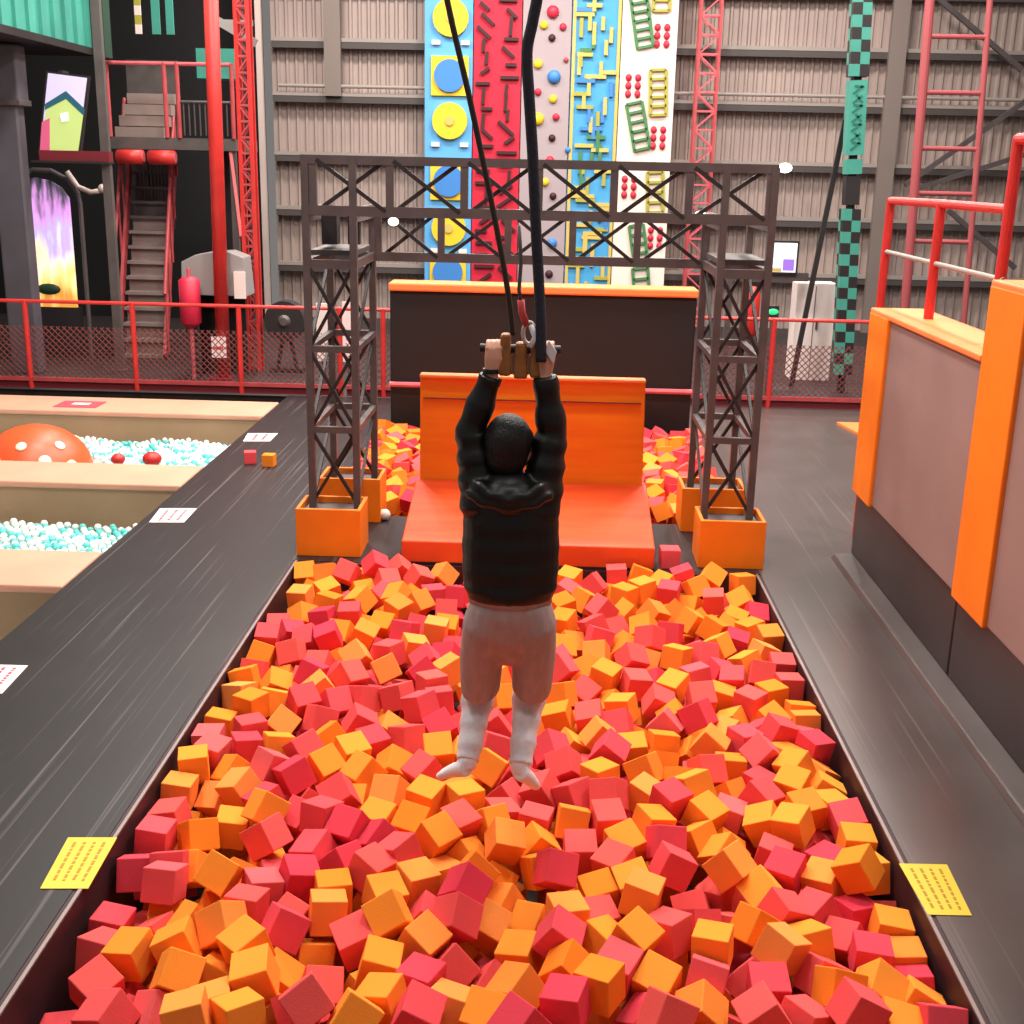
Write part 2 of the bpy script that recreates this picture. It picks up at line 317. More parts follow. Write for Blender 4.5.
# settled foam cubes: colour (capital = seen singly), x,y,z in mm, quaternion x,y,z in thousandths
CUBES = """O-1255,3693,-25,143,-758,-637 R-27,3718,-24,461,481,-91 O-640,3732,-32,-293,274,30 O-1075,3742,-58,-704,364,559 R-825,3763,8,38,-385,-507 
R-412,3778,-42,92,211,-55 R-1597,3793,-121,181,956,112 R521,3822,-39,483,254,-65 R139,3844,-20,1,-64,-146 O-1203,3850,-104,-659,409,473 
R885,3864,-55,-62,468,73 O-165,3880,-119,101,515,846 R-1438,3892,-182,175,885,288 O-564,3907,-90,-698,25,-197 R1253,3908,-47,-86,253,79 
R1579,3916,-110,665,-686,186 O-308,3927,-125,-148,72,-137 O1412,3928,-141,-805,86,-582 O663,3940,-108,-198,-329,559 R1060,3940,-140,703,-169,556 
R460,3950,-166,4,485,-749 O-1071,3972,-47,-4,598,100 O272,3974,-28,160,658,-191 R-1704,3982,-139,-457,864,211 O-1382,3994,-72,-647,636,417 
O-49,4009,-96,-371,432,221 R-430,4040,-104,-5,18,545 R-830,4065,-180,272,-92,738 O1223,4076,-87,-293,138,136 R949,4087,-108,764,-23,9 
O1547,4090,-162,957,-100,-240 O507,4101,-103,178,-136,481 O-603,4114,-85,42,132,-1 O-1273,4116,-188,12,284,635 R350,4124,-60,-531,-385,346 
R708,4127,-103,-248,107,-108 O1394,4130,-117,-455,-60,842 O-1149,4144,-41,-247,543,308 O154,4159,-105,159,361,-109 O-1035,4164,-210,51,320,-15 
O-1627,4167,-116,-981,139,-113 R-312,4188,-149,451,-98,399 O-1442,4191,-87,522,378,-373 R-1770,4225,-159,-130,-3,-191 R1568,4234,-188,-150,68,659 
R1196,4238,-155,-189,213,147 O-443,4264,-73,107,225,-274 O428,4265,-19,-52,213,-877 R914,4265,-214,155,364,462 O1031,4281,-55,8,224,367 
O-1281,4288,-47,-108,449,-357 R-734,4309,-114,-59,594,250 O755,4317,-82,806,590,-14 R1412,4324,-114,0,31,-65 R120,4329,-69,-621,-256,-401 
O-921,4347,-244,-231,62,182 R-1040,4349,-95,-242,250,178 O-45,4355,-192,64,-98,-144 O-599,4360,-22,130,497,421 R578,4385,-72,-109,0,416 
O306,4389,-136,-602,-150,385 R-317,4401,-51,419,-81,-753 O1580,4404,-184,-12,-41,-18 O1175,4417,-125,-160,-38,199 R-1812,4436,-192,-32,78,-29 
O-873,4454,-83,-110,40,118 O957,4461,-89,-210,277,180 R-1234,4485,-102,-92,15,-94 R-448,4506,-142,-953,15,302 O153,4507,-95,-3,32,156 
O-197,4515,-159,252,261,-91 R1354,4527,-192,610,108,484 R-1045,4537,-191,-863,-441,-194 O477,4561,-11,-807,-584,65 R-290,4571,-18,805,430,373 
O1564,4573,-153,14,68,-39 R291,4580,-162,-584,-808,-34 O-644,4587,-89,626,240,-736 R1099,4594,-101,56,242,218 O7,4604,-213,-816,-474,-327 
R-1629,4616,-75,-51,-983,176 O-879,4621,-98,-28,18,141 R-1209,4660,-126,-54,98,240 O-1394,4662,-54,-327,222,-71 R1259,4676,-152,-760,217,492 
O-516,4697,-82,29,56,295 O-134,4701,-191,291,491,-67 R1458,4727,-193,-76,2,205 R-1056,4731,-103,-118,785,180 O1039,4735,-95,173,-333,169 
R729,4737,-211,-200,-423,-680 O304,4739,-137,562,-508,561 O460,4748,-83,-16,588,139 R-731,4751,-57,121,147,476 O-260,4772,-75,-277,349,5 
R-1663,4785,-113,-253,-32,63 R-1823,4803,-154,-213,-15,66 R107,4808,-60,-484,-305,779 O1472,4830,-14,-207,-198,448 O898,4844,-32,276,195,410 
R-872,4878,-120,42,386,-305 R-619,4879,-57,726,221,-524 O1339,4891,-126,-127,-744,-267 R647,4899,-80,-636,-730,234 R872,4900,-234,-923,363,-125 
R1165,4905,-91,153,-49,-270 R379,4914,-90,46,-145,441 O-1627,4931,-209,-695,-292,595 O43,4940,-150,516,818,-129 O1569,4991,-136,-102,-15,98 
R-1261,4991,-57,-298,-123,522 R-1034,4995,-131,-42,-214,522 R-726,5016,-76,-354,851,-141 R222,5022,-96,81,-87,721 O-134,5024,-55,198,171,80 
O-312,5030,-166,-88,326,-284 O-458,5039,-53,-352,-894,-122 R-1812,5048,-120,-23,55,-27 O905,5057,-112,318,357,-190 R630,5082,-66,-577,-660,-232 
R1403,5087,-158,-24,-53,334 R1143,5104,-141,71,81,570 R-890,5111,-62,457,-769,244 O436,5113,-102,217,-61,241 O-1627,5120,-147,120,468,-436 
O20,5140,-152,-37,346,152 R-367,5163,-54,147,64,381 R-1035,5188,-54,-407,662,299 O796,5195,-123,-258,-130,318 O1564,5202,-112,47,22,-2 
O-1315,5215,-44,-454,-809,373 O-598,5233,-105,-662,-70,683 O-218,5235,-90,353,878,-192 O-1499,5254,-173,24,80,56 R-1807,5263,-141,6,-105,-59 
O582,5269,-85,235,-963,-2 O-779,5274,-118,97,26,-167 R360,5276,-73,121,26,112 O1268,5278,-62,-136,-79,945 R-1155,5286,-129,122,-281,443 
O188,5289,-99,-199,86,8 R4,5328,-135,-22,59,-110 O853,5373,-79,178,53,373 R1559,5380,-87,214,-79,78 R-988,5396,-56,287,-424,-859 
O1152,5401,-132,80,-243,-143 O-553,5437,-76,70,40,-206 R684,5438,-44,103,27,321 O-354,5443,-83,-24,25,276 O1369,5472,-88,137,-30,157 
O-1829,5488,-119,-22,55,-15 O-742,5492,-88,151,-349,556 R377,5498,-53,90,866,437 O-1519,5503,-92,541,186,522 R989,5503,-154,983,-161,-93 
O-1645,5545,-193,598,119,615 R204,5548,-97,109,696,551 R-1247,5566,-44,-294,520,111 O820,5579,-40,-553,-539,597 O567,5583,-99,125,68,466 
R1166,5590,-94,-383,-895,-25 R33,5619,-115,-535,797,-147 R-153,5621,-174,745,536,154 O-902,5667,-66,477,-555,-681 O-1803,5670,-58,8,-19,134 
R-1396,5676,-58,-115,257,387 R-587,5691,-67,-113,-716,-447 O-1598,5693,-116,-421,-794,439 O1345,5700,-75,-548,179,-200 O342,5725,-81,300,603,-320 
O-1120,5730,-72,-500,435,-52 O1533,5740,-133,642,-725,-128 O-245,5744,-55,-816,251,103 O582,5796,-70,-596,532,148 O-764,5819,-108,-481,195,273 
R154,5821,-75,753,478,-152 R918,5822,-72,657,-91,-649 R-97,5826,-167,28,299,-55 R-1753,5845,-78,-796,-599,7 O1388,5867,-63,345,914,120 
O-997,5873,-61,-242,776,-557 R-1260,5888,-60,442,92,391 O-531,5904,-53,254,-14,92 O1055,5926,-115,-47,-685,72 R402,5934,-35,-284,-559,-768 
R-1601,5964,-107,-726,-193,-650 R1234,5977,-43,-80,-599,-660 R85,5979,-57,-87,-503,629 O-1431,5988,-108,-495,-620,-271 R-230,5989,-64,964,102,-155 
R-913,6034,-90,117,30,305 O-1145,6035,-71,-542,-646,523 O-415,6045,-163,-680,-672,76 R-722,6068,-68,-191,23,376 R1544,6118,-66,51,76,261 
O542,6123,-120,-458,-583,451 O972,6129,-71,22,298,-167 O356,6131,-50,933,104,-341 R-1615,6136,-86,-25,12,276 O710,6143,-95,-136,53,70 
R-50,6159,-161,-64,-990,122 R-1000,6183,-42,-210,194,-579 R1170,6193,-80,5,48,286 R-543,6195,-60,328,-132,249 R-241,6219,-60,949,55,308 
O-1820,6235,-108,-44,80,-19 R1374,6245,-39,-131,138,-567 O-1472,6261,-106,416,-21,529 R-1248,6290,-79,-764,-337,-550 R469,6322,-73,540,-723,372 
R740,6341,-75,-63,360,-161 O-1669,6373,-41,-618,-354,351 O124,6375,-62,13,-164,-72 R309,6377,-54,805,-106,84 R-436,6377,-157,-143,-425,-725 
R930,6395,-23,-562,524,120 R-681,6396,-20,615,-362,-117 R-1378,6470,-48,710,-172,-482 O1581,6511,-114,-113,-17,10 R-1205,6535,-84,-314,884,-339 
O501,6551,-68,-101,-51,545 R-584,6553,-59,-91,-36,112 R-1043,6598,-79,-422,-693,-137 O-200,6600,-53,154,-890,-413 R-837,6601,-60,-171,129,951 
O-1806,6637,-105,-619,-466,-566 R-360,6641,-152,-483,-626,-605 R730,6666,-79,-515,-107,848 O137,6667,-46,-220,36,510 R985,6680,-40,277,-675,-178 
R1287,6725,-83,28,4,409 R-648,6736,-42,-635,365,602 O-1616,6791,-101,360,748,-460 R-1161,6795,-26,456,-478,71 R286,6814,-103,-36,-548,-419 
O-1819,6825,-85,-126,-124,3 O1130,6840,-113,31,117,-58 O-270,6842,-48,533,263,418 O-18,6853,-148,541,670,-498 O1439,6855,-92,-5,-12,225 
R-1411,6860,-44,283,-502,-541 O844,6862,-54,772,-302,-189 R605,6879,-54,50,78,128 O416,6920,-24,-610,120,750 O-956,6940,-34,401,321,-405 
R1221,6987,-62,20,602,788 R-204,6991,-45,333,-578,405 O-558,6992,-47,440,491,-249 R1574,6998,-93,715,60,697 R139,7023,-26,370,54,889 
R999,7044,-68,-152,981,-72 R1426,7133,-65,-599,-304,614 O-1180,7172,-57,841,-276,-389 R-969,7196,-34,630,-174,723 R601,7205,-25,-820,48,-491 
O-1808,7232,-96,69,-451,881 R-1614,7240,-71,-149,270,949 O898,7299,-41,-660,-272,401 R1586,7309,-94,53,712,49 O377,7314,-46,-347,-58,-136 
R1080,7375,-50,-772,226,-417 R-101,7386,-138,-352,104,241 R-1404,7406,-20,625,756,187 O147,7424,-62,652,445,596 R-1558,7469,-69,883,-154,123 
R-1829,7477,-72,811,51,-8 R739,7514,-3,870,379,-152 O-1182,7518,-45,-367,-406,508 O1201,7546,-61,138,-235,-871 R-914,7574,-34,-175,-969,172 
O-705,7607,-28,15,58,-43 O-1084,7696,-49,-324,659,-436 R893,7699,-30,140,813,554 R-168,7713,-132,793,556,105 O1576,7730,-62,117,-7,89 
O1197,7808,-36,81,213,489 R-1517,7832,-59,-68,-99,-106 O165,7866,-41,-329,511,395 R-1337,7880,-44,68,-19,30 O1069,7934,-38,450,736,481 
O-1009,7991,-29,147,-8,429 O808,8047,-28,318,-449,124 R441,8096,-21,-94,375,236 O-877,8119,-29,348,169,391 O161,8131,-23,255,-736,89 
O-1305,8161,-33,-61,-270,412 O-1765,8263,-64,61,-29,-91 R-605,8316,-35,803,578,-109 R1277,8379,-35,-744,1,663 O617,8396,-19,19,27,429 
R953,8471,-15,98,639,757 O766,8543,-16,8,-62,275 O1176,8617,-14,-597,-535,564 R-929,8627,-15,106,255,298 R-1486,8661,3,-110,333,575 
O-158,8718,-113,-274,-452,802 O-753,8719,-20,-308,337,248 R-1277,8748,39,-107,347,-494 O-1825,8756,-54,-422,-64,5 O1546,8766,-27,-73,-2,165 
r-1781,3809,-249,167,788,-589 r-873,3879,-115,817,-208,-507 o-1030,3960,-227,-518,-301,-775 r-1567,3964,-279,-837,255,-441 r798,3976,-252,653,-690,36 
r37,4071,-250,472,708,373 o321,4104,-222,-11,42,-224 o-658,4127,-240,84,190,445 r-142,4131,-191,-96,525,626 r-1683,4147,-317,784,354,280 
o-1475,4196,-318,795,-66,-295 r-883,4213,-418,-204,-690,661 o764,4219,-297,85,-898,172 r-544,4304,-296,157,-478,-711 r-335,4309,-296,520,-608,-224 
o-1186,4309,-246,49,905,376 o557,4351,-225,619,-262,-230 o-1436,4381,-129,-297,355,230 r-1608,4400,-211,138,954,-111 o-1372,4422,-305,487,120,-320 
r880,4423,-409,-548,836,18 o676,4438,-401,318,-558,-762 o-1734,4461,-408,589,-416,572 r-743,4485,-242,-386,263,843 r1224,4499,-529,-156,-239,-546 
o-334,4512,-299,-368,-548,-748 r-1755,4513,-557,-615,-330,316 o-1070,4515,-436,-18,-952,-84 r487,4518,-192,-172,92,-427 o1080,4528,-300,-657,-430,169 
r720,4533,-145,290,-909,293 r-220,4538,-478,-400,-735,-542 r873,4574,-190,913,327,-100 o-1616,4599,-262,-289,262,651 o-1405,4629,-254,689,370,10 
o-941,4668,-289,686,-44,469 r-1761,4681,-398,-649,250,-240 o-1789,4707,-549,73,706,-43 o-930,4712,-549,-615,-330,316 o-260,4736,-448,83,935,72 
o-661,4737,-517,666,280,-303 o-722,4744,-237,702,13,-298 r939,4766,-547,-115,-712,682 r1201,4777,-546,7,20,-944 r724,4803,-393,-760,-649,-14 
o-1351,4803,-176,-663,-600,-89 o1065,4808,-294,-14,-773,-462 r-1179,4852,-207,-695,-84,202 r1587,4853,-280,11,-301,-954 o-1458,4872,-304,-735,399,-437 
o-419,4873,-171,-99,30,359 o480,4880,-285,-635,-122,-483 o201,4886,-285,-352,-13,901 o-181,4916,-234,238,840,123 r-1803,4957,-279,748,-91,-643 
o-677,5004,-536,-66,701,96 o-1266,5013,-243,-86,10,-545 o-1565,5022,-536,6,-20,953 o-1806,5032,-535,-67,700,97 r970,5035,-383,-526,-450,-546 
r1505,5045,-324,-786,-135,594 o604,5048,-255,120,116,354 r-884,5097,-281,449,355,-626 r-1108,5164,-280,-451,-294,-581 o-1709,5188,-317,576,268,746 
o-158,5198,-279,-594,-681,409 r-1323,5218,-287,-641,399,-549 r660,5219,-527,-616,787,17 o-125,5239,-526,155,676,705 r588,5247,-278,-417,587,502 
r118,5258,-373,-627,299,641 o136,5269,-525,292,-656,264 o943,5271,-228,14,-934,-160 o-931,5272,-525,-698,-84,-702 r1252,5280,-249,-503,422,301 
o927,5315,-523,234,-677,205 r-1804,5336,-522,4,21,-981 o383,5347,-226,580,-496,621 r-1360,5391,-114,68,-182,-385 r-1301,5403,-281,583,-561,-293 
o-1406,5405,-487,-405,-643,640 r-170,5417,-162,-179,759,161 r1429,5427,-277,-635,152,173 r675,5428,-225,-89,-497,754 o-1506,5428,-297,-258,289,-541 
o-1795,5460,-319,-342,-611,272 r-1162,5504,-187,-172,-799,-482 o-925,5504,-161,-97,-299,947 o-1753,5543,-513,-655,-239,-665 
o-163,5544,-513,638,-332,625 o912,5550,-513,-664,-216,-673 o1514,5561,-128,-387,-542,625 r1167,5564,-360,-247,-651,-275 r-1244,5572,-512,-640,273,-262 
o-1552,5581,-512,540,479,-520 r148,5589,-482,-719,524,365 r486,5597,-271,122,-497,277 o1323,5610,-249,-833,-399,-222 r1529,5614,-315,37,93,-115 
o-408,5614,-171,-429,-897,-66 r-1150,5669,-270,422,446,-584 o1023,5694,-155,411,-88,830 r163,5696,-220,356,317,37 o778,5723,-92,-84,-259,-949 
o95,5767,-504,12,-17,814 r1191,5773,-133,53,58,414 o-1772,5800,-502,5,-707,-26 o-343,5809,-217,-298,683,403 r-1284,5820,-272,-143,-491,829 
o-1804,5826,-263,-638,368,453 o-241,5828,-471,-232,-671,358 r500,5864,-266,-961,-136,-54 o1162,5866,-500,-708,-705,-15 o1532,5944,-156,-22,267,289 
o690,5944,-111,391,635,339 r295,5963,-183,-94,-61,489 r1194,5980,-232,-627,42,274 r-55,5989,-264,-634,-255,527 r907,5998,-214,225,861,-453 
o132,6019,-493,15,15,-703 r-1825,6034,-110,4,-17,10 o-217,6041,-263,-430,537,443 o1378,6066,-113,631,247,139 o1550,6122,-257,982,146,10 
o194,6163,-147,-552,-395,-210 o1106,6172,-271,-304,608,381 r471,6210,-260,-337,-528,440 o-843,6223,-113,288,129,645 o871,6240,-209,-558,-116,-411 
r1530,6295,-127,-616,-777,110 r-1052,6358,-157,-299,379,-809 o1103,6358,-126,188,-187,-413 o610,6387,-207,449,-52,-247 r1313,6390,-124,-195,-179,299 
r-150,6414,-156,-389,814,422 r-1312,6436,-263,696,335,13 r-680,6489,-205,504,404,369 o814,6506,-106,341,-644,630 o232,6515,-204,813,-259,287 
o966,6544,-254,-804,515,185 o-943,6545,-254,-642,294,412 o1381,6548,-115,268,34,378 o-1587,6550,-101,414,659,383 r521,6558,-253,-668,444,561 
r-166,6578,-290,521,-92,-161 r-140,6578,-469,260,668,-232 o7,6582,-203,457,239,-525 o1162,6599,-168,-681,0,-349 o-487,6625,-467,-180,-697,668 
r102,6637,-467,-692,115,698 r-1482,6657,-466,8,20,-929 r-568,6657,-252,239,876,261 o1578,6668,-127,-105,726,-70 r-1465,6688,-220,126,-584,-709 
o-1327,6699,-74,-689,199,429 r-770,6713,-251,94,-726,680 r-1151,6725,-200,450,489,-495 o456,6732,-144,150,-878,319 r952,6744,-200,564,593,-480 
o641,6760,-250,-396,-453,782 r-970,6767,-155,-156,58,132 r-397,6872,-457,-24,-722,691 r-1496,6929,-454,707,-54,705 r-721,6930,-50,422,302,-295 
r281,6936,-246,-966,256,-16 o-393,6937,-196,935,-247,211 r-1252,6948,-118,-918,-122,353 r-1791,6953,-453,-39,-721,691 o-182,6981,-246,3,973,10 
r-1480,6993,-172,155,-658,-260 r-1809,7006,-109,539,40,-48 r747,7013,-116,-383,228,263 r-1056,7042,-194,918,-236,-319 r-835,7053,-244,-684,-449,-480 
r508,7054,-121,30,-17,498 o314,7108,-76,735,-473,-483 r-1412,7122,-108,129,-740,-277 r-26,7124,-143,-271,-156,613 o-1647,7126,-226,559,214,679 
r-717,7143,-59,292,233,-915 o-118,7165,-444,682,228,238 r1167,7166,-91,-479,474,671 r-956,7173,-430,439,-451,-580 o-536,7191,-242,-416,771,-480 
o-304,7206,-141,-498,-406,572 r277,7207,-241,264,291,-484 r1414,7207,-276,-386,-623,-672 r154,7238,-80,-596,-292,-108 o-1151,7280,-190,438,-230,394 
o-1342,7307,-158,-692,-473,465 r-607,7312,-98,597,173,672 o1358,7314,-84,-761,332,445 o-824,7328,-51,130,-601,116 o722,7359,-108,574,-762,113 
r-338,7409,-138,519,318,715 o643,7426,-433,-245,652,273 r-969,7432,-433,-491,488,512 o-404,7437,-433,698,-144,692 r-1043,7454,-137,701,644,-292 
o396,7461,-187,-274,-119,-827 o1492,7483,-80,647,-263,496 o-1214,7518,-235,845,374,-50 r-565,7519,-135,664,194,630 r-1762,7532,-278,571,-76,-707 
o570,7545,-91,-322,206,-923 r1046,7551,-141,-855,170,421 o22,7555,-135,-813,270,493 r401,7557,-34,175,-592,786 r-803,7557,-235,-564,351,746 
o848,7571,-184,-48,475,-492 o-1352,7602,-75,-70,-374,916 r-327,7605,-234,-349,-524,-773 r1271,7616,-257,-89,809,96 r-1698,7625,-100,-160,100,-957 
o216,7664,-133,-444,16,249 r-948,7672,-233,798,530,-247 r1335,7675,-80,82,113,-119 r-139,7699,-421,182,-690,152 o-380,7728,-420,17,13,-613 
o-439,7739,-131,372,343,-590 o-967,7745,-419,247,672,-219 o718,7754,-25,-127,478,841 r374,7757,-32,416,-403,734 o-648,7772,-82,171,29,-44 
r-1823,7779,-118,126,9,77 r1152,7792,-195,757,199,-69 r-831,7824,-98,-266,-166,-814 r904,7832,-180,301,143,-885 r520,7859,-92,117,-384,-888 
o19,7878,-229,-346,-453,551 r-613,7887,-229,197,857,-477 o1477,7894,-75,-579,297,-420 o-1684,7946,-91,-384,84,406 o-424,7948,-127,-737,282,-481 
o1021,7963,-231,-644,403,612 r-147,7964,-127,113,-473,815 o-498,7968,-410,-392,-571,-417 r381,7983,-177,-215,-682,-390 o1309,8001,-109,194,-326,896 
r-670,8019,-34,679,-117,-704 o-1299,8021,-182,571,-258,-737 r-323,8053,-225,455,284,-816 o6,8084,-225,812,401,-237 o-1537,8135,-60,-59,89,-132 
o625,8150,-75,135,-339,235 o-1108,8156,-174,-572,-652,-105 o1400,8157,-102,-600,59,773 o1144,8159,-137,147,-347,801 o965,8173,-67,-344,-784,-479 
r-172,8176,-123,-20,838,470 r336,8184,-223,314,-391,446 r-657,8188,-173,-619,528,-240 r-433,8192,-123,549,-605,513 r1570,8257,-101,-394,-300,-554 
o-1046,8262,-31,793,348,-340 o320,8269,-27,628,441,105 r-1414,8306,-136,636,513,332 r-790,8326,-47,564,-446,-412 o-68,8326,-120,151,942,-294 
o922,8345,-170,88,929,309 r-1192,8352,-68,-512,355,106 o1390,8396,-202,-7,940,-53 r416,8413,-169,100,-692,127 o-242,8416,-119,597,-193,-778 
o-1590,8417,-68,133,-65,309 r193,8426,-24,-417,733,-438 o-972,8431,-118,218,358,58 o205,8442,-285,287,817,-434 o1496,8465,-62,-443,-240,-170 
o1126,8470,-130,117,-760,-444 r-419,8498,-117,272,136,650 o1173,8499,-387,660,281,-649 o32,8516,-117,-375,656,255 r-681,8527,-117,-89,-65,-113 
o74,8538,-386,-696,93,701 o-396,8541,-386,677,232,-668 r-1159,8549,-25,234,125,211 o-1353,8576,-126,333,-187,814 r391,8583,-16,720,571,146 
o933,8584,-216,158,-6,902 o-1730,8603,-155,-323,-130,-811 o178,8615,-215,-82,-473,383 o556,8622,-115,-330,70,-432 o-1529,8625,-239,-840,-304,220 
r1363,8640,-145,704,-105,-694 o923,8685,-29,-894,384,-69 o216,8694,-13,98,-73,518 o674,8703,-213,-354,-258,-863 r-494,8705,-113,-876,-347,-103 
o1144,8759,-176,74,720,-62 o1307,8761,18,-380,280,31 o-1671,8763,-45,-176,90,700 r-1097,8777,-1,94,391,218 o761,8787,0,356,-464,-526 
r1096,8789,6,52,-815,35 o-1389,8797,-100,81,-35,-715 r583,8800,-5,-7,-39,0 o-251,3078,-387,-256,659,659 o-950,3117,-268,591,-667,-325 
o-1596,3134,-247,69,-404,397 o73,3143,-217,858,-477,-186 o-416,3146,-217,-204,-411,-872 o958,3149,-217,-16,913,249 o377,3153,-317,-27,444,381 
r1501,3185,-308,-29,-605,-680 o769,3204,-266,131,591,788 o-1281,3207,-221,-759,-397,62 o589,3211,-216,886,63,-294 r1205,3242,-234,-262,507,338 
o-241,3259,-215,-76,-73,747 r-742,3268,-215,408,84,-857 o-25,3292,-215,-311,400,802 r-1721,3293,-254,-738,415,415 o-1009,3304,-214,14,69,742 
r347,3312,-214,673,-482,552 r1399,3324,-248,-218,540,-80 r-496,3334,-214,-198,-567,-729 o154,3335,-314,99,-541,586 o-1400,3377,-227,116,221,-810 
o1084,3382,-222,-437,-576,683 o1266,3420,-335,-283,-816,-82 r-262,3425,-312,-19,-950,244 o-602,3455,-311,425,102,860 r838,3463,-211,-57,-480,100 
o274,3476,-211,562,519,91 o-782,3489,-211,-566,780,-192 r-19,3490,-211,-685,89,-623 r1517,3501,-304,-603,-111,-465 r-426,3524,-210,-368,715,-371 
r-1675,3526,-246,-131,281,70 r-1142,3535,-210,-771,-370,-253 r531,3541,-210,336,499,-709 o715,3554,-310,61,-380,-873 r1024,3565,-314,-91,-173,423 
o1208,3571,-228,126,-612,520 r-236,3588,-209,572,-781,24 o122,3608,-209,704,-248,-304 r-903,3650,-208,-594,-760,182 r-692,3660,-208,739,-328,-565 
r329,3695,-207,2,-29,-313 r-1464,3696,-276,-422,276,-325 o-1270,3699,-211,-754,-374,23 r692,3703,-207,-61,544,-5 o1520,3721,-250,455,-712,39 
o-151,3739,-306,-18,-738,588 o1051,3750,-212,-538,632,-425 o1291,3782,-281,823,438,-124 o-412,3803,-255,-705,-605,323 o530,3826,-305,-612,-250,-748 
o-645,3844,-254,-359,577,-666 r127,3844,-204,126,-21,-770 r1545,3898,-348,615,318,-471 o-1231,3898,-304,-728,-658,85 r-83,3910,-303,-51,494,718 
r147,3910,-399,-25,-924,-33 r-446,3995,-301,434,-459,-770 r1220,4002,-271,546,498,-29 r602,4062,-250,237,-618,675 o1510,4084,-342,-141,136,-222 
r1051,4125,-305,945,-180,259 o-141,4193,-419,119,-701,89 o449,4217,-277,428,339,352 o245,4263,-296,369,845,273 r1435,4302,-332,82,-119,-326 
o-35,4446,-408,-704,38,706 o165,4468,-293,-160,132,-222 r560,4675,-289,-294,12,-927 o-55,4690,-398,-476,-524,502 r-467,4727,-288,-432,-73,-720 
o1247,4750,-395,487,511,533 o370,4763,-395,-656,228,-219 r-1246,4808,-389,-568,-174,575 r1299,4922,-310,-765,150,568 r-389,5013,-384,590,-414,573 
r-631,5062,-231,-551,-496,-337 o294,5109,-281,-773,205,597 o-650,5171,-387,55,195,-905 r1495,5255,-269,-141,747,207 o-393,5262,-228,651,-371,317 
r-1032,5348,-276,321,35,-778 r-694,5371,-276,384,-132,-148 o812,5515,-273,71,356,324 o260,5520,-273,34,829,414 o-122,5530,-362,51,707,-21 
r-950,5539,-362,-17,-706,-47 o-594,5563,-222,627,509,-478 r-397,5578,-360,422,585,-397 o-1390,5592,-359,-998,54,1 o-791,5679,-220,-296,267,563 
o658,5680,-270,-305,-222,-313 o-1507,5731,-241,-555,-217,-193 o931,5807,-350,-572,-391,-589 r749,5832,-351,-408,680,-533 o1373,5878,-298,-322,263,-709 
o-841,5886,-266,-700,505,220 o-1043,5941,-215,-96,730,-640 r-595,5952,-265,469,-398,734 r166,6030,-341,20,-6,281 r744,6037,-372,116,847,147 
o-1713,6057,-302,648,-108,164 r-1273,6094,-216,417,450,-781 r-1467,6138,-281,350,103,769 o-1058,6170,-261,-181,-669,575 r-684,6220,-210,-79,420,463 
r-1636,6289,-291,525,257,-44 r290,6325,-258,467,246,-596 r-907,6349,-321,154,668,-240 r101,6353,-257,708,-28,-164 o1420,6367,-292,723,-204,365 
o810,6458,-396,894,-6,238 r-1768,6487,-248,982,41,155 r1446,6716,-288,763,-622,-176 r-1317,6758,-333,-97,-321,-791 o-229,6765,-200,602,-768,211 
o137,6791,-249,79,946,-111 o1201,6813,-310,-992,-44,35 o-1715,6842,-237,234,-339,-783 o793,6876,-247,-264,-686,305 r-657,6881,-197,259,-325,856 
o1518,6960,-289,191,-9,881 r1319,6977,-223,-563,274,405 o943,6981,-246,426,576,477 r-387,7104,-416,-405,811,201 r1112,7111,-254,-489,178,794 
r-1395,7124,-400,186,-695,646 r-1219,7128,-418,-235,-651,-703 o138,7135,-293,185,-669,-698 o849,7159,-242,-508,117,846 o-1796,7218,-286,-729,387,532 
o-330,7258,-349,348,-495,795 r1018,7293,-243,-946,296,-102 r534,7298,-190,29,-885,166 r-1586,7373,-217,-785,-387,-478 o1498,7377,-280,-65,-198,43 
r1218,7386,-207,-232,-9,585 r-680,7406,-282,-63,-701,-93 r690,7431,-281,-167,679,196 r281,7515,-382,311,495,802 r22,7532,-341,14,-621,665 
r1515,7586,-277,-62,-423,722 r-1544,7600,-259,-327,458,825 r695,7662,-233,144,-27,-855 r-621,7680,-232,-188,-302,-832 o-1236,7698,-183,-437,-821,109 
r662,7739,-420,490,-531,467 o420,7740,-231,-890,-373,-88 r1147,7752,-419,-573,-404,387 o456,7759,-419,30,691,721 o1528,7779,-224,592,436,-678 
r-1646,7792,-214,592,325,55 o1317,7832,-257,394,-232,-240 r-1341,7834,-416,20,7,-320 o-1095,7874,-179,-717,-487,-158 o218,7897,-228,-798,257,301 
r1160,7912,-412,699,-138,694 o1482,7918,-412,-108,-713,683 r702,7929,-178,-471,-51,571 o413,7942,-411,345,-608,-635 r-1806,7958,-273,623,-543,268 
r-737,7965,-410,567,446,-549 o944,7965,-410,57,-707,27 r-109,7970,-410,341,634,-314 o-942,7972,-410,-327,-613,-353 r-1564,7975,-254,-297,-418,-287 
o1527,7992,-220,-619,223,-200 r656,7995,-409,18,11,-517 o-1233,8003,-408,495,-526,473 r115,8011,-408,394,-603,369 r-846,8080,-225,820,112,531 
r807,8123,-224,-934,-13,-325 o-1660,8131,-209,-410,350,842 o1406,8143,-403,691,181,-684 o-975,8174,-401,-63,701,93 o918,8188,-401,-107,694,137 
r717,8200,-400,-692,-117,-697 o497,8206,-400,-41,-721,691 r-682,8224,-399,132,680,710 o139,8224,-399,295,-654,268 r-404,8230,-399,689,186,-682 
r-218,8236,-399,-690,59,-56 r-1772,8257,-398,2,21,-996 r1203,8264,-397,-344,-626,600 r-961,8264,-222,150,-956,-32 o338,8274,-397,-590,-364,-606 
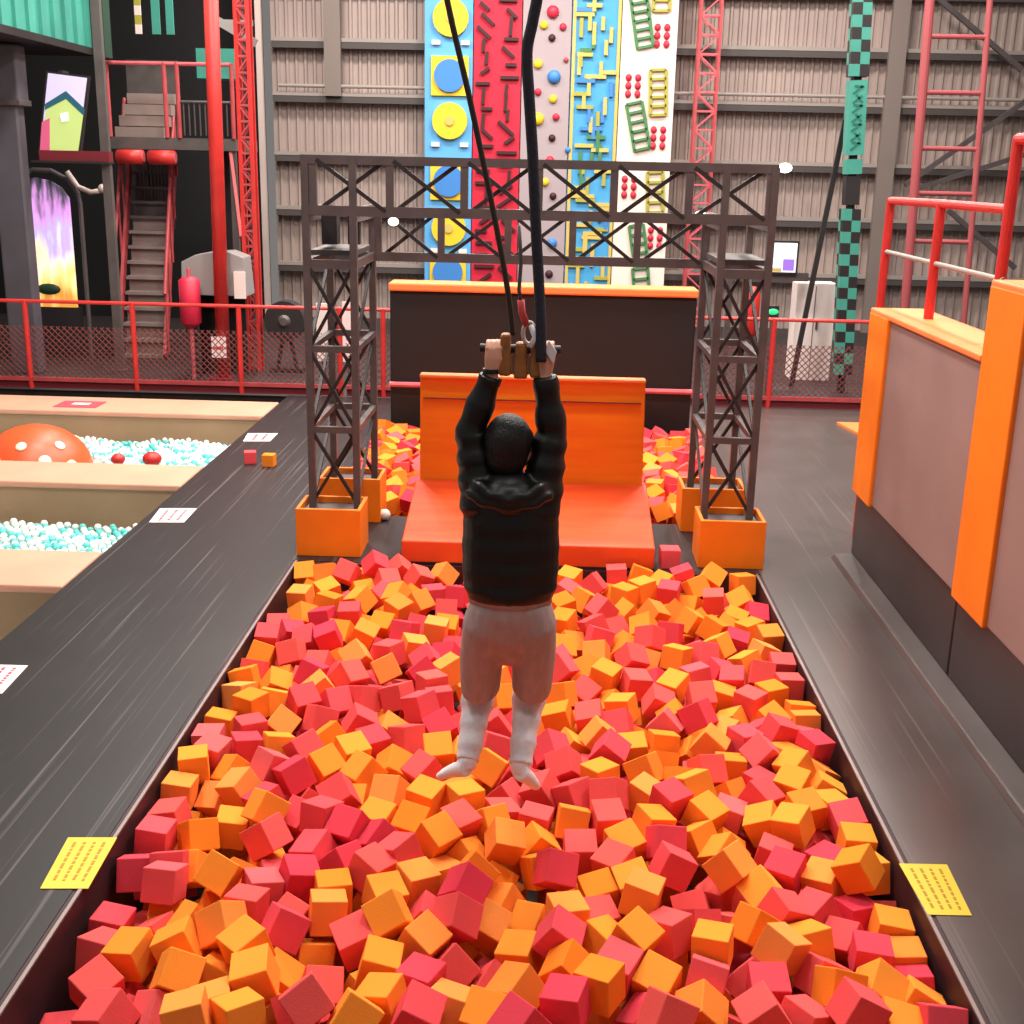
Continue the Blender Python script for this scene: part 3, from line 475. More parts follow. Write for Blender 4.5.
o166,8285,-171,132,-405,-904 o-1459,8287,-396,498,-523,476 o-1158,8295,-396,-904,427,9 r-1659,8357,-254,-191,781,315 o716,8358,-220,-50,825,203 
r539,8412,-391,379,-589,-615 o-1483,8462,-389,552,-466,532 o-166,8467,-389,-229,-659,-257 r1416,8491,-388,-388,574,413 r345,8507,-370,267,668,-407 
o-721,8511,-387,234,677,-205 r-926,8515,-387,-135,-688,-165 o-1165,8519,-217,-527,-176,828 o671,8520,-386,-229,-659,-257 
o-1780,8530,-386,-229,681,-653 o1545,8551,-211,7,-275,-48 r922,8560,-385,358,624,-332 o1530,8639,-381,-328,612,355 o1306,8702,-379,-942,334,7 
o376,8711,-163,-130,-880,357 r-1187,8721,-163,-227,-155,671 o-966,8735,-213,81,-644,-426 r-696,8755,-212,-128,988,-15 o36,8757,-212,104,-531,841 
o1527,8783,-206,694,-98,66 """
# ------------------------------------------------------------------ light: high bay lamps far above the frame and the pale hall around
w = bpy.data.worlds.new('hall_light'); sc.world = w; w.use_nodes = True
bg = w.node_tree.nodes['Background']; bg.inputs['Color'].default_value = (1.0, .93, .88, 1); bg.inputs['Strength'].default_value = WORLD
for x in (-4.5, 0.0, 4.5):
    for y, part in ((2.0, .22), (7.5, 1.1), (12.0, 1.2), (16.5, 1.2), (21.0, 1.2)):
        l = bpy.data.lights.new('high_bay_lamp', 'AREA'); l.shape = 'DISK'; l.size = 1.3; l.energy = LAMP * part; l.color = (1, .94, .87)
        o = bpy.data.objects.new('high_bay_lamp', l); COL.objects.link(o); o.location = (x, y, 8.5)

# ------------------------------------------------------------------ the setting
PX0, PX1, PY0, PY1 = -1.92, 1.67, 2.95, 8.9
struct('floor', MB().box(-16, 16, -2, 26, -1.0, -.8), 'hall_floor', 'dark concrete hall floor')
struct('floor_rear', MB().box(-16, 16, 16.05, 26, -.8, -.04), 'hall_floor', 'dark floor beyond the red net fence')
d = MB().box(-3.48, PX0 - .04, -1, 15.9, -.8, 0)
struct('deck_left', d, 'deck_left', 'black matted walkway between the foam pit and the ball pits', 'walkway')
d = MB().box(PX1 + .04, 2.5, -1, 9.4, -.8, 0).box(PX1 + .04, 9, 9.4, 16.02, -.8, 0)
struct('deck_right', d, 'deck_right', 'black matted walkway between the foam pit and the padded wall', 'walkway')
d = MB().box(PX0 - .04, PX1 + .04, PY1 + .03, 10.25, -.8, 0).box(PX0 - .04, PX1 + .04, 13.15, 16.02, -.8, 0).box(PX0 - .04, PX0 + .02, 10.25, 13.15, -.8, 0).box(PX1 - .02, PX1 + .04, 10.25, 13.15, -.8, 0)
struct('deck_far', d, 'deck_left', 'black matting around the towers and the small rear pit', 'walkway')
struct('deck_near', MB().box(PX0 - .04, PX1 + .04, -1, PY0, -.8, 0), 'deck_left', 'matting at the near end of the foam pit', 'walkway')
pw = MB().box(PX0 - .04, PX0, PY0, PY1 + .03, -.8, -.004).box(PX1, PX1 + .04, PY0, PY1 + .03, -.8, -.004).box(PX0, PX1, PY1, PY1 + .03, -.8, -.004)
struct('wall_pit', pw, 'maroon_vinyl', 'dark maroon vinyl sides of the foam pit', 'wall')
struct('trim_1', MB().box(PX0 - .018, PX0 - .002, PY0, PY1 + .03, -.004, .003), 'edge_trim', 'pale metal edge strip along the left side of the pit', 'trim')
struct('trim_2', MB().box(PX1 + .002, PX1 + .018, PY0, PY1 + .03, -.004, .003), 'edge_trim', 'pale metal edge strip along the right side of the pit', 'trim')

# rear wall in ribbed metal cladding, with its rails and braces
wb = MB(); ZT = 9.0; x = -5.6; prof = []
while x < 14:
    prof += [(x, 25.0), (x + .09, 25.0), (x + .115, 24.955), (x + .155, 24.955), (x + .18, 25.0)]; x += .18
n = len(prof)
for zz in (-.04, ZT):
    wb.v += [(p[0], p[1], zz) for p in prof]
for i in range(n - 1): wb.face([i, i + 1, n + i + 1, n + i])
wall = tag(wb.build('wall_back', 'cladding'), 'grey ribbed metal wall at the far end of the hall', 'wall', kind='structure')
for z in (6.3, 5.25, 4.25, 3.13, 2.08, .98):
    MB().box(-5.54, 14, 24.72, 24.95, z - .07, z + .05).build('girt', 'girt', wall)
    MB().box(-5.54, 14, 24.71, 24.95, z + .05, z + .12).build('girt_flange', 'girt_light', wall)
MB().tube([(-5.4, 24.65, 4.48), (14, 24.65, 4.48)], .035, 8).build('conduit', 'girt_light', wall)
for x, z0 in ((-4.33, 4.3), (6.5, -.04)):
    MB().box(x - .16, x + .16, 24.6, 24.72, z0, ZT).build('wall_column', 'column_grey', wall)
for a, b in (((940, 0), (1022, 70)), ((905, 185), (1030, 98)), ((912, 190), (1024, 155)), ((948, 210), (1015, 268))):
    p, q = at_y(*a, 24.4), at_y(*b, 24.4); MB().bar(p, q, .09, .09, (0, 1, 0)).build('wall_brace', 'steel_dark', wall)
struct('wall_left', MB().box(-16, -5.62, 24.2, 24.4, -.04, ZT), 'void_black', 'black wall standing in for the unlit depth behind the stairs', 'wall')  # darkness of the open hall put into the wall colour
t = thing('corner_column', 'pale slim steel column at the left end of the ribbed wall', 'column', (-5.6, 24.0, -.04))
MB().box(-5.66, -5.55, 23.95, 24.05, -.04, ZT).build('shaft', 'pale_steel', t); MB().box(-5.74, -5.47, 23.87, 24.13, -.04, 0.0).build('base_plate', 'steel_grey', t)
t = thing('dark_column', 'dark maroon steel column beside the pale corner column', 'column', (-5.65, 23.4, -.04))
MB().box(-5.82, -5.66, 23.3, 23.42, -.04, ZT).build('shaft', 'steel_black', t)
for k in range(2): MB().box(-5.84 if k == 0 else -5.67, -5.81 if k == 0 else -5.64, 23.26, 23.46, -.04, ZT).build('flange', 'dark_red', t)

# ------------------------------------------------------------------ foam cubes
HS = .076
def cube_mesh(name, m):
    bm = bmesh.new(); bmesh.ops.create_cube(bm, size=2 * HS)
    bmesh.ops.bevel(bm, geom=bm.edges[:], offset=.005, segments=2, affect='EDGES', profile=.5)
    me = bpy.data.meshes.new(name); bm.to_mesh(me); bm.free(); me.materials.append(M[m]); return me
CM_O, CM_R = cube_mesh('foam_cube_orange', 'foam_orange'), cube_mesh('foam_cube_red', 'foam_red')
rest = MB(); singles = []
CUBE_FACES = ((0, 3, 2, 1), (4, 5, 6, 7), (0, 1, 5, 4), (1, 2, 6, 5), (2, 3, 7, 6), (3, 0, 4, 7))
def add_rest(mb, loc, q, s, colour):
    mb.cur = 0 if colour == 'o' else 1
    P = [Vector(p) * s for p in ((-1, -1, -1), (1, -1, -1), (1, 1, -1), (-1, 1, -1), (-1, -1, 1), (1, -1, 1), (1, 1, 1), (-1, 1, 1))]
    mb.hexa([loc + q @ p for p in P])
for tok in CUBES.split():
    a = [int(v) / 1000 for v in tok[1:].split(',')]
    loc = Vector(a[:3]); qx, qy, qz = a[3:]
    q = Quaternion((math.sqrt(max(0, 1 - qx * qx - qy * qy - qz * qz)), qx, qy, qz)).normalized()
    if tok[0] in 'OR':
        o = bpy.data.objects.new('foam_cube', CM_O if tok[0] == 'O' else CM_R); COL.objects.link(o)
        o.location = loc; o.rotation_mode = 'QUATERNION'; o.rotation_quaternion = q
        singles.append((o, 'orange' if tok[0] == 'O' else 'red', loc, q))
    else: add_rest(rest, loc, q, HS, tok[0])
tag(rest.build('foam_cubes', ['foam_orange', 'foam_red'], bevel=0), 'mass of further orange and red foam cubes filling the pit', 'foam cubes', 'foam cubes in the big pit', 'stuff')
ORD = ['nearest', 'second nearest', 'third nearest', 'fourth nearest', 'fifth nearest', 'sixth nearest', 'seventh nearest', 'eighth nearest', 'ninth nearest', 'tenth nearest']
ONES = ['', 'first', 'second', 'third', 'fourth', 'fifth', 'sixth', 'seventh', 'eighth', 'ninth', 'tenth', 'eleventh', 'twelfth', 'thirteenth', 'fourteenth', 'fifteenth', 'sixteenth', 'seventeenth', 'eighteenth', 'nineteenth']
def ordinal(n):
    if n < 20: return ONES[n]
    t = {2: 'twenti', 3: 'thirti', 4: 'forti'}[n // 10]
    return t + 'eth' if n % 10 == 0 else t[:-1] + 'y-' + ONES[n % 10]
MARKS = [('the left yellow sign', (80, 863)), ('the right yellow sign', (936, 888)), ("the person's left foot", (452, 775)), ("the person's right foot", (525, 783)),
         ("the photo's bottom left corner", (0, 1024)), ("the photo's bottom right corner", (1024, 1024)), ('the middle of the bottom edge', (512, 1024)), ('the left front tower footing', (330, 555)),
         ('the right front tower footing', (730, 568)), ("the person's jacket hem", (510, 598))]
def pose(q):
    up = max(abs((q @ v).z) for v in (Vector((1, 0, 0)), Vector((0, 1, 0)), Vector((0, 0, 1))))
    lo = min(abs((q @ v).z) for v in (Vector((1, 0, 0)), Vector((0, 1, 0)), Vector((0, 0, 1))))
    return 'lying flat' if up > .95 else 'edge up' if lo < .22 else 'corner up'
buckets = {}
for o, c, loc, q in singles:
    px = proj(loc); k = min(range(len(MARKS)), key=lambda i: math.dist(px, MARKS[i][1])); buckets.setdefault((c, k), []).append((math.dist(px, MARKS[k][1]), o, q))
for (c, k), L in buckets.items():
    for i, (dd, o, q) in enumerate(sorted(L, key=lambda e: e[0])):
        rank = 'nearest' if i == 0 else ordinal(i + 1) + '-nearest'
        tag(o, '%s foam cube, %s, %s %s one to %s' % (c, pose(q), rank, c, MARKS[k][0]), 'foam cube', 'foam cubes in the big pit')

# smaller heap in the rear pit, either side of the bench
rear = MB(); rnd = random.Random(4)
for iy in range(13):
    for ix in range(20):
        for lay in range(3):
            x = -1.78 + ix * .178 + rnd.uniform(-.02, .02); y = 10.66 + iy * .182 + rnd.uniform(-.02, .02)
            z = -.42 + lay * .2 + (y - 10.5) * .1 + rnd.uniform(-.03, .03)
            q = Euler((rnd.uniform(-.5, .5), rnd.uniform(-.5, .5), rnd.uniform(0, 3))).to_quaternion()
            add_rest(rear, Vector((x, y, z)), q, HS, 'o' if rnd.random() < .5 else 'r')
tag(rear.build('foam_cubes', ['foam_orange', 'foam_red']), 'orange and red foam cubes heaped in the rear pit behind the bench', 'foam cubes', kind='stuff')
def loose(px, py, c, label, rz, y=None, s=.8):
    p = at_z(px, py, 0); o = bpy.data.objects.new('foam_cube', CM_R if c == 'r' else CM_O); COL.objects.link(o)
    o.location = (p.x, p.y + HS * s, HS * s); o.rotation_euler = (0, 0, rz); o.scale = (s, s, s); tag(o, label, 'foam cube'); return o
loose(249, 464, 'r', 'loose red foam cube on the left deck beside an orange one', .25)
loose(268, 467, 'o', 'loose orange foam cube on the left deck beside a red one', -.05)
loose(670, 569, 'r', 'loose red foam cube between the orange bench and right tower footing', .05, s=1.0)
p = at_z(385, 520, 0)
tag(MB().ball((p.x, p.y, .05), .05, 14).build('small_ball', 'ball_white', smooth=True), 'small white ball on the deck beside the left rear footing', 'ball')
# ------------------------------------------------------------------ truss gate over the pit's far end
YF, YR = 9.3, 10.28
TX = ((-1.86, -1.50), (1.29, 1.65))          # leg centres of the two towers
gate = thing('truss_gate', 'dark grey steel truss gate standing over the far end of the foam pit', 'truss gate', (0, 9.8, 0.05))
W = .055
for (xa, xb) in TX:
    for x in (xa, xb):
        MB().box(x - W / 2, x + W / 2, YF - W / 2, YF + W / 2, .3, 3.05).build('leg', 'steel_dark', gate)
        MB().box(x - W / 2, x + W / 2, YR - W / 2, YR + W / 2, .3, 2.66).build('leg', 'steel_dark', gate)
    lev = (.38, .98, 1.62, 2.27, 2.66)
    for z in lev[1:]:
        m = MB()
        if z < 2.5:
            for y in (YF, YR): m.bar((xa, y, z), (xb, y, z), .048, .05 if z < 2 else .07)
        for x in (xa, xb): m.bar((x, YF, z), (x, YR, z), .046, .046 if z < 2 else .066)
        m.build('cross_tie', 'steel_dark', gate)
    for z0, z1 in zip(lev, lev[1:]):
        if z1 > 2.5: continue
        for y in (YF, YR):
            MB().bar((xa, y + .012, z0), (xb, y + .012, z1), .026).bar((xa, y - .012, z1), (xb, y - .012, z0), .026).build('cross_brace', 'steel_black', gate)
        for x in (xa, xb):
            MB().bar((x, YF, z0), (x, YR, z1), .024).build('diagonal_brace', 'steel_black', gate)
    MB().box(xa, xb, YF + .1, YR - .1, 2.33, 2.37).build('gusset_plate', 'steel_grey', gate)
def beam(y, x0, x1, zb, zt, xs):
    MB().bar((x0, y, zt), (x1, y, zt), .05, .065).build('top_chord', 'steel_dark', gate)
    MB().bar((x0, y, zb), (x1, y, zb), .052, .075).build('bottom_chord', 'steel_dark', gate)
    for x in xs: MB().bar((x, y, zb + .01), (x, y, zt - .01), .058, .044, (0, 1, 0)).build('upright', 'steel_dark', gate)
    for a, b in zip(xs, xs[1:]):
        MB().bar((a + .03, y + .012, zb), (b - .03, y + .012, zt), .03).bar((a + .03, y - .012, zt), (b - .03, y - .012, zb), .03).build('cross_brace', 'steel_black', gate)
beam(YF, -1.89, 1.67, 2.67, 3.04, [-1.80, -1.22, -.66, -.10, .46, 1.02, 1.62])
beam(YR, -1.5, 1.32, 2.27, 2.64, [-1.45, -.92, -.36, .18, .72, 1.28])
for (xa, xb) in TX:
    for x in (xa, xb): MB().bar((x, YF, 2.61), (x, YR, 2.61), .04, .05).build('side_chord', 'steel_dark', gate)
# small white lamps clipped to the gate
for (x, y, z, l) in ((-1.31, YR - .06, 2.56, 'left'), (1.22, YR - .06, 2.67, 'right')):
    t = thing('clip_lamp', 'small white lamp clipped to the %s end of the lower truss beam' % l, 'lamp', (x, y, z), 'lamps on the truss gate')
    MB().ball((x, y - .03, z), .035, 12, (1.3, 1, 1)).build('bulb', 'lamp_white', t, smooth=True); MB().box(x - .02, x + .02, y - .02, y + .04, z + .02, z + .06).build('clamp', 'steel_dark', t)
# dark winch gear hanging in the left tower head
t = thing('winch', 'dark winch gear hung inside the head of the left tower', 'winch', (-1.66, YF + .4, 2.42))
MB().box(-1.8, -1.68, YF + .3, YF + .45, 2.4, 2.64).build('body', 'steel_black', t); MB().tube([(-1.56, YF + .4, 2.4), (-1.56, YF + .4, 2.62)], .05, 12).build('drum', 'steel_black', t)

# orange footing boxes
for (xa, xb, side) in ((-1.955, -1.44, 'left'), (1.235, 1.75, 'right')):
    for (ya, row) in ((9.05, 'front'), (10.03, 'rear')):
        t = thing('footing_box', 'open topped orange footing box round the %s %s tower legs' % (side, row), 'footing box', ((xa + xb) / 2, ya + .2, 0), 'orange footing boxes')
        xb2 = xb if row == 'front' else xb + (.02 if side == 'left' else 0)
        xa2 = xa if row == 'front' else xa - (.0 if side == 'left' else .04)
        e = .03
        MB().box(xa2, xb2, ya, ya + e, 0, .39).build('side_panel', 'orange_pad', t, bevel=.006)
        MB().box(xa2, xb2, ya + .42 - e, ya + .42, 0, .39).build('side_panel', 'orange_pad', t, bevel=.006)
        MB().box(xa2, xa2 + e, ya + e, ya + .42 - e, 0, .39).build('side_panel', 'orange_pad', t, bevel=.006)
        MB().box(xb2 - e, xb2, ya + e, ya + .42 - e, 0, .39).build('side_panel', 'orange_pad', t, bevel=.006)
        MB().box(xa2 + e, xb2 - e, ya + e, ya + .42 - e, .0, .34).build('ballast', 'steel_grey', t)

# orange ply bench with tall back
t = thing('plywood_bench', 'wide orange plywood bench with a tall upright back behind the foam pit', 'bench', (-.1, 9.4, 0))
BX0, BX1 = -1.10, .88
MB().hexa([(BX0, 8.93, .012), (BX1, 8.93, .012), (BX1, 10.0, .012), (BX0, 10.0, .012), (BX0, 8.93, .19), (BX1, 8.93, .19), (BX1, 10.0, .42), (BX0, 10.0, .42)]).build('seat', 'orange_seat', t, bevel=.012)
MB().hexa([(BX0 + .03, 10.0, 0), (BX1 - .03, 10.0, 0), (BX1 - .03, 10.07, 0), (BX0 + .03, 10.07, 0), (BX0 + .03, 10.02, 1.3), (BX1 - .05, 10.02, 1.3), (BX1 - .05, 10.09, 1.3), (BX0 + .03, 10.09, 1.3)]).build('backrest', 'orange_ply', t, bevel=.008)
MB().box(BX0 + .03, BX1 - .05, 9.975, 10.11, 1.3, 1.325).build('top_rail', 'orange_cap', t, bevel=.006)
MB().box(BX0 + .06, BX1 - .08, 9.985, 10.015, 1.12, 1.125).build('seam', 'dark_red', t)
MB().box(BX0, BX1, 8.925, 8.95, 0, .02).build('foot_strip', 'black_vinyl', t)

# black padded screen behind
t = thing('padded_screen', 'black padded screen wall with an orange top behind the orange bench', 'padded screen', (-.07, 13.35, 0))
MB().box(-1.74, 1.60, 13.18, 13.5, -.0, 1.70).build('pad', 'black_vinyl', t, bevel=.02)
MB().box(-1.75, 1.61, 13.14, 13.54, 1.70, 1.79).build('cap', 'orange_cap', t, bevel=.02)
MB().tube([(-1.74, 13.13, .68), (1.60, 13.13, .68)], .03, 8).build('rail', 'pink_paint', t)

# ------------------------------------------------------------------ padded wall on the right
XW = 2.5
def wall_block(name, label, y0, y1, zt, posts):
    t = thing(name, label, 'padded wall', (XW + .2, (y0 + y1) / 2, 0), 'padded wall sections')
    MB().box(XW + .03, XW + .36, y0, y1, 0, .58).build('base', 'base_vinyl', t, bevel=.01)
    MB().box(XW + .012, XW + .38, y0 + .02, y1 - .02, .58, zt - .04).build('panel', 'wall_pad_grey', t, bevel=.008)
    for (a, b) in posts: MB().box(XW - .015, XW + .40, a, b, .565, zt - .03).build('post', 'orange_pad', t, bevel=.012)
    MB().box(XW - .012, XW + .41, y0, y1, zt - .045, zt).build('cap', 'orange_cap', t, bevel=.012)
    return t
wall_block('padded_wall', 'lower grey padded wall section with an orange far end post', 6.97, 9.45, 2.03, [(8.93, 9.45)])
wall_block('padded_wall', 'taller grey padded wall section nearest the camera behind a broad orange post', 2.2, 6.95, 2.46, [(6.4, 6.95), (2.2, 2.6)])
struct('trim_3', MB().hexa([(2.36, 2, 0), (2.53, 2, 0), (2.53, 9.42, 0), (2.36, 9.42, 0), (2.39, 2, .035), (2.53, 2, .05), (2.53, 9.42, .05), (2.39, 9.42, .035)]), 'deck_right', 'raised black kerb along the foot of the padded wall', 'kerb', bevel=.008)
t = thing('guard_rail', 'red tube guard rail standing on top of the lower padded wall', 'guard rail', (2.72, 8.6, 2.03))
XR = 2.72
for (y, z0, z1) in ((10.05, 0, 2.83), (8.75, 2.03, 2.83), (7.45, 2.03, 3.24)):
    MB().tube([(XR, y, z0), (XR, y, z1)], .035, 12).build('post', 'red_paint', t, smooth=False)
MB().tube([(XR, 10.05, 2.82), (XR, 8.75, 2.83), (XR, 7.45, 2.83)], .03, 12).build('top_rail', 'red_paint', t)
MB().tube([(XR, 7.45, 3.23), (XR, 5.0, 3.23)], .035, 12).build('top_rail', 'red_paint', t)
MB().tube([(XR, 10.1, 2.42), (XR, 7.4, 2.42)], .018, 10).build('mid_rail', 'girt_light', t)

# orange mat on the far right deck
t = tag(MB().prism([(3.66, 14.95), (4.6, 14.95), (4.6, 13.3), (3.95, 13.3)], 'z', .001, .03).build('floor_mat', 'orange_cap'), 'flat orange mat on the deck behind the padded wall end', 'mat')

# ------------------------------------------------------------------ red net fence across the hall
def fence(x0, x1, posts, label):
    Y = 15.97; t = thing('net_fence', label, 'fence', ((x0 + x1) / 2, Y, 0), 'red net fences')
    for x in posts: MB().tube([(x, Y, 0), (x, Y, 1.18)], .035, 10).build('post', 'red_paint', t)
    MB().tube([(x0, Y, 1.17), (x1, Y, 1.17)], .024, 8).build('top_rail', 'red_paint', t)
    MB().box(x0, x1, Y - .03, Y + .03, .1, .15).build('bottom_rail', 'dull_red', t)
    MB().box(x0, x1, Y + .005, Y + .035, .0, .1).build('kick_board', 'dark_red', t)
    m = MB(); hgt = .72; s = .085; n = int((x1 - x0 + hgt) / s)
    for i in range(n):
        xa = x0 - hgt + i * s
        for sg in (1, -1):
            pa, pb = (xa, .12), (xa + hgt, .12 + hgt)
            if sg < 0: pa, pb = (xa, .12 + hgt), (xa + hgt, .12)
            ta = max(0, (x0 - pa[0]) / hgt); tb = min(1, (x1 - pa[0]) / hgt)
            if tb - ta < .05: continue
            f = lambda u: (pa[0] + (pb[0] - pa[0]) * u, Y + .02 * sg * .3, pa[1] + (pb[1] - pa[1]) * u)
            m.bar(f(ta), f(tb), .011, .008, (0, 1, 0))
    m.build('net', 'net_cord', t)
    return t
fence(-9.2, -2.75, [-8.46, -7.01, -5.56, -4.13, -2.78], 'red tube fence with diamond netting left of the truss gate')
fence(-2.7, 1.65, [-2.2, -.9, .4, 1.6], 'red tube fence with netting behind the black padded screen')
fence(1.7, 4.9, [1.75, 2.97, 4.42], 'red tube fence with netting right of the truss gate')

# ------------------------------------------------------------------ climbing walls on the rear wall
YC = 24.45
def climb(label, x0, x1, m):
    t = thing('climbing_wall', label, 'climbing wall', ((x0 + x1) / 2, YC, -.04), 'climbing walls')
    MB().box(x0, x1, YC, YC + .22, -.04, 7.6).build('panel', m, t); return t
def pz(px, py): return at_y(px, py, YC)
def hold(t, mb, m, name='hold', **k): return mb.build(name, m, t, **k)
t = climb('blue climbing wall with big yellow discs, leftmost of the five', -2.52, -1.60, 'blue_wall')
for px, py, kind in ((451, 18, 'd'), (450, 76, 's'), (450, 121, 'd'), (449, 181, 's'), (449, 228, 'd'), (448, 272, 's')):
    p = pz(px, py)
    if kind == 'd':
        d = hold(t, MB().disc((p.x, YC, p.z), .34, .1, 24), 'yellow', 'disc_hold'); hold(d, MB().disc((p.x, YC - .1, p.z), .09, .03, 16), 'maze_tan', 'hub')
        for s in (-1, 1): hold(t, MB().box(p.x + s * .28 - .08, p.x + s * .28 + .08, YC - .06, YC, p.z - .48, p.z - .4), 'white_wall')
    else:
        d = hold(t, MB().box(p.x - .36, p.x + .36, YC - .06, YC, p.z - .36, p.z + .36), 'yellow', 'square_hold'); hold(t, MB().disc((p.x, YC - .06, p.z), .3, .06, 24), 'mid_blue', 'disc_hold')
t = climb('crimson climbing wall with dark jagged marks', -1.58, -.67, 'red_wall')
rnd = random.Random(8)
for i in range(64):
    z = .2 + i * .115; x = -1.34 + (i % 2) * .44 + rnd.uniform(-.06, .06)
    a = rnd.choice((0, 0, .6, -.7, 1.5)); L = rnd.uniform(.1, .2)
    hold(t, MB().bar((x - L * math.cos(a), YC - .03 - i * .0004, z - L * math.sin(a)), (x + L * math.cos(a), YC - .03 - i * .0004, z + L * math.sin(a)), .06, .07, (0, 1, 0)), 'hold_black')
t = climb('grey climbing wall dotted with round coloured holds', -.65, .27, 'grey_wall')
for px, py, c, r in ((553, 12, 'red_hold', .12), (544, 25, 'yellow', .08), (563, 27, 'red_hold', .07), (552, 38, 'hold_black', .07), (538, 64, 'yellow', .09), (554, 77, 'mid_blue', .13), (538, 92, 'red_hold', .07), (553, 99, 'yellow', .08), (538, 119, 'yellow', .12), (556, 117, 'red_hold', .07), (552, 138, 'hold_black', .07), (550, 160, 'red_hold', .08), (545, 182, 'yellow', .08), (553, 196, 'hold_black', .07), (552, 243, 'mid_blue', .1), (549, 274, 'hold_black', .08), (566, 60, 'dull_red', .05), (568, 150, 'mid_blue', .06)):
    p = pz(px, py); hold(t, MB().ball((p.x, YC - .02, p.z), r, 12, (1, .7, 1)), c, smooth=True)
t = climb('blue climbing wall with a maze of tan ledges', .29, 1.21, 'maze_blue')
MB().box(.30, .36, YC - .03, YC, .0, 7.6).build('ledge', 'maze_tan', t)
MB().box(1.15, 1.21, YC - .03, YC, .0, 7.6).build('ledge', 'maze_tan', t)
rnd = random.Random(21)
for i in range(94):
    z = .15 + i * .079; x = .42 + rnd.random() * .66
    if rnd.random() < .5: m = MB().box(max(.36, x - rnd.uniform(.1, .25)), min(1.15, x + rnd.uniform(.1, .25)), YC - .05 - i * .0004, YC, z - .035, z + .035)
    else: m = MB().box(x - .035, x + .035, YC - .05 - i * .0004, YC, z - rnd.uniform(.1, .22), z + rnd.uniform(.1, .22))
    hold(t, m, rnd.choice(('maze_tan', 'maze_tan', 'maze_tan', 'olive_hold', 'green_hold', 'mid_blue')), 'ledge')
t = climb('white climbing wall with tilted green ladders, rightmost of the five', 1.23, 2.28, 'white_wall')
def ladder(px0, py0, px1, py1, wpx, m, n):
    a, b = pz(px0, py0), pz(px1, py1); w2 = wpx / 46 / 2; mb = MB(); u = (b - a).normalized(); s = Vector((u.z, 0, -u.x))
    off = Vector((0, -.04, 0))
    for sg in (-1, 1): mb.bar(a + s * sg * w2 + off, b + s * sg * w2 + off, .06, .05, (0, 1, 0))
    for k in range(n + 1):
        c = a + (b - a) * (k / n); mb.bar(c - s * w2 + off, c + s * w2 + off, .05, .05, (0, 1, 0))
    hold(t, mb, m, 'ladder_hold')
ladder(638, -6, 645, 47, 14, 'green_hold', 6); ladder(634, 103, 642, 149, 14, 'green_hold', 5); ladder(658, 70, 658, 115, 14, 'olive_hold', 5); ladder(662, -10, 661, 11, 14, 'olive_hold', 2)
ladder(655, 172, 655, 212, 14, 'olive_hold', 4); ladder(636, 225, 641, 262, 13, 'green_hold', 4); ladder(640, 268, 642, 300, 14, 'green_hold', 3)
for px, py in ((662, 36), (633, 86), (658, 138), (629, 187), (655, 238)):
    p = pz(px, py)
    for ix in (-1, 1):
        for iz in (-1, 0, 1): hold(t, MB().ball((p.x + ix * .09, YC - .02, p.z + iz * .15), .08, 8, (.8, .6, .9)), 'red_hold', smooth=True)
# red lattice mast beside the climbing walls
def lattice(name, label, x0, x1, y, z1, m, m2, step, z0=-.04, dep=.25):
    t = thing(name, label, 'mast', ((x0 + x1) / 2, y, z0)); e = .05
    for x in (x0, x1):
        for yy in (y, y + dep): MB().box(x - e / 2, x + e / 2, yy - e / 2, yy + e / 2, z0, z1).build('chord', m, t)
    mbs = [MB(), MB()]; z = z0 + .1; k = 0
    while z + step < z1:
        for yy, mb in ((y, mbs[0]), (y + dep, mbs[1])):
            mb.bar((x0, yy, z), (x1, yy, z), .03); a, b = ((x0, yy, z), (x1, yy, z + step)) if k % 2 else ((x1, yy, z), (x0, yy, z + step)); mb.bar(a, b, .025)
        z += step; k += 1
    for mb in mbs: mb.build('lacing', m2, t)
    return t
lattice('lattice_mast', 'pink red lattice mast against the ribbed wall right of the white climbing wall', 2.68, 3.06, 24.2, 8.5, 'dull_red', 'pink_paint', .34)
lattice('lattice_mast', 'narrow red lattice mast at the right edge of the stair tower', -4.53, -4.36, 18.0, 7.5, 'red_paint', 'dull_red', .22, dep=.17)
t = thing('red_pole', 'tall thick bright red pole in front of the stair tower', 'pole', (-4.72, 17.2, -.04))
MB().tube([(-4.70, 17.2, -.04), (-4.62, 17.2, 7.5)], .1, 16).build('shaft', 'red_paint', t, smooth=True); MB().box(-4.9, -4.58, 17.04, 17.36, -.04, .0).build('base_plate', 'dark_red', t)
nt_ = MB().box(-4.83, -4.62, 17.085, 17.1, .3, .6).build('notice', 'paper', t); tag(nt_, 'small white notice'); MB().box(-4.8, -4.66, 17.08, 17.085, .42, .46).build('lettering', 'paper_red', nt_)

# ------------------------------------------------------------------ red scaffold, checkered banner pole, strap, screen, cabinet on the right
t = thing('scaffold_tower', 'dull red scaffold frame with rungs behind the padded wall', 'scaffold', (5.9, 19.0, -.04))
MB().tube([(5.56, 19, -.04), (5.37, 19, 6.6)], .07, 12).build('standard', 'scaffold_red', t); MB().tube([(5.66, 19.25, -.04), (5.47, 19.25, 6.6)], .045, 10).build('standard', 'dark_red', t)
MB().tube([(6.5, 19, -.04), (6.22, 19, 6.6)], .045, 12).build('standard', 'scaffold_red', t)
for py in (-8, 36, 92, 148, 193, 241): 
    p = at_y(912, py, 19); x0 = 5.54 - (p.z + .04) * .0288; MB().tube([(x0, 19, p.z), (6.48 - p.z * .042, 19, p.z)], .035, 8).build('rung', 'scaffold_red', t)
t = thing('banner_pole', 'leaning teal and black checkered banner pole behind the fence', 'banner pole', (4.2, 17.4, -.04))
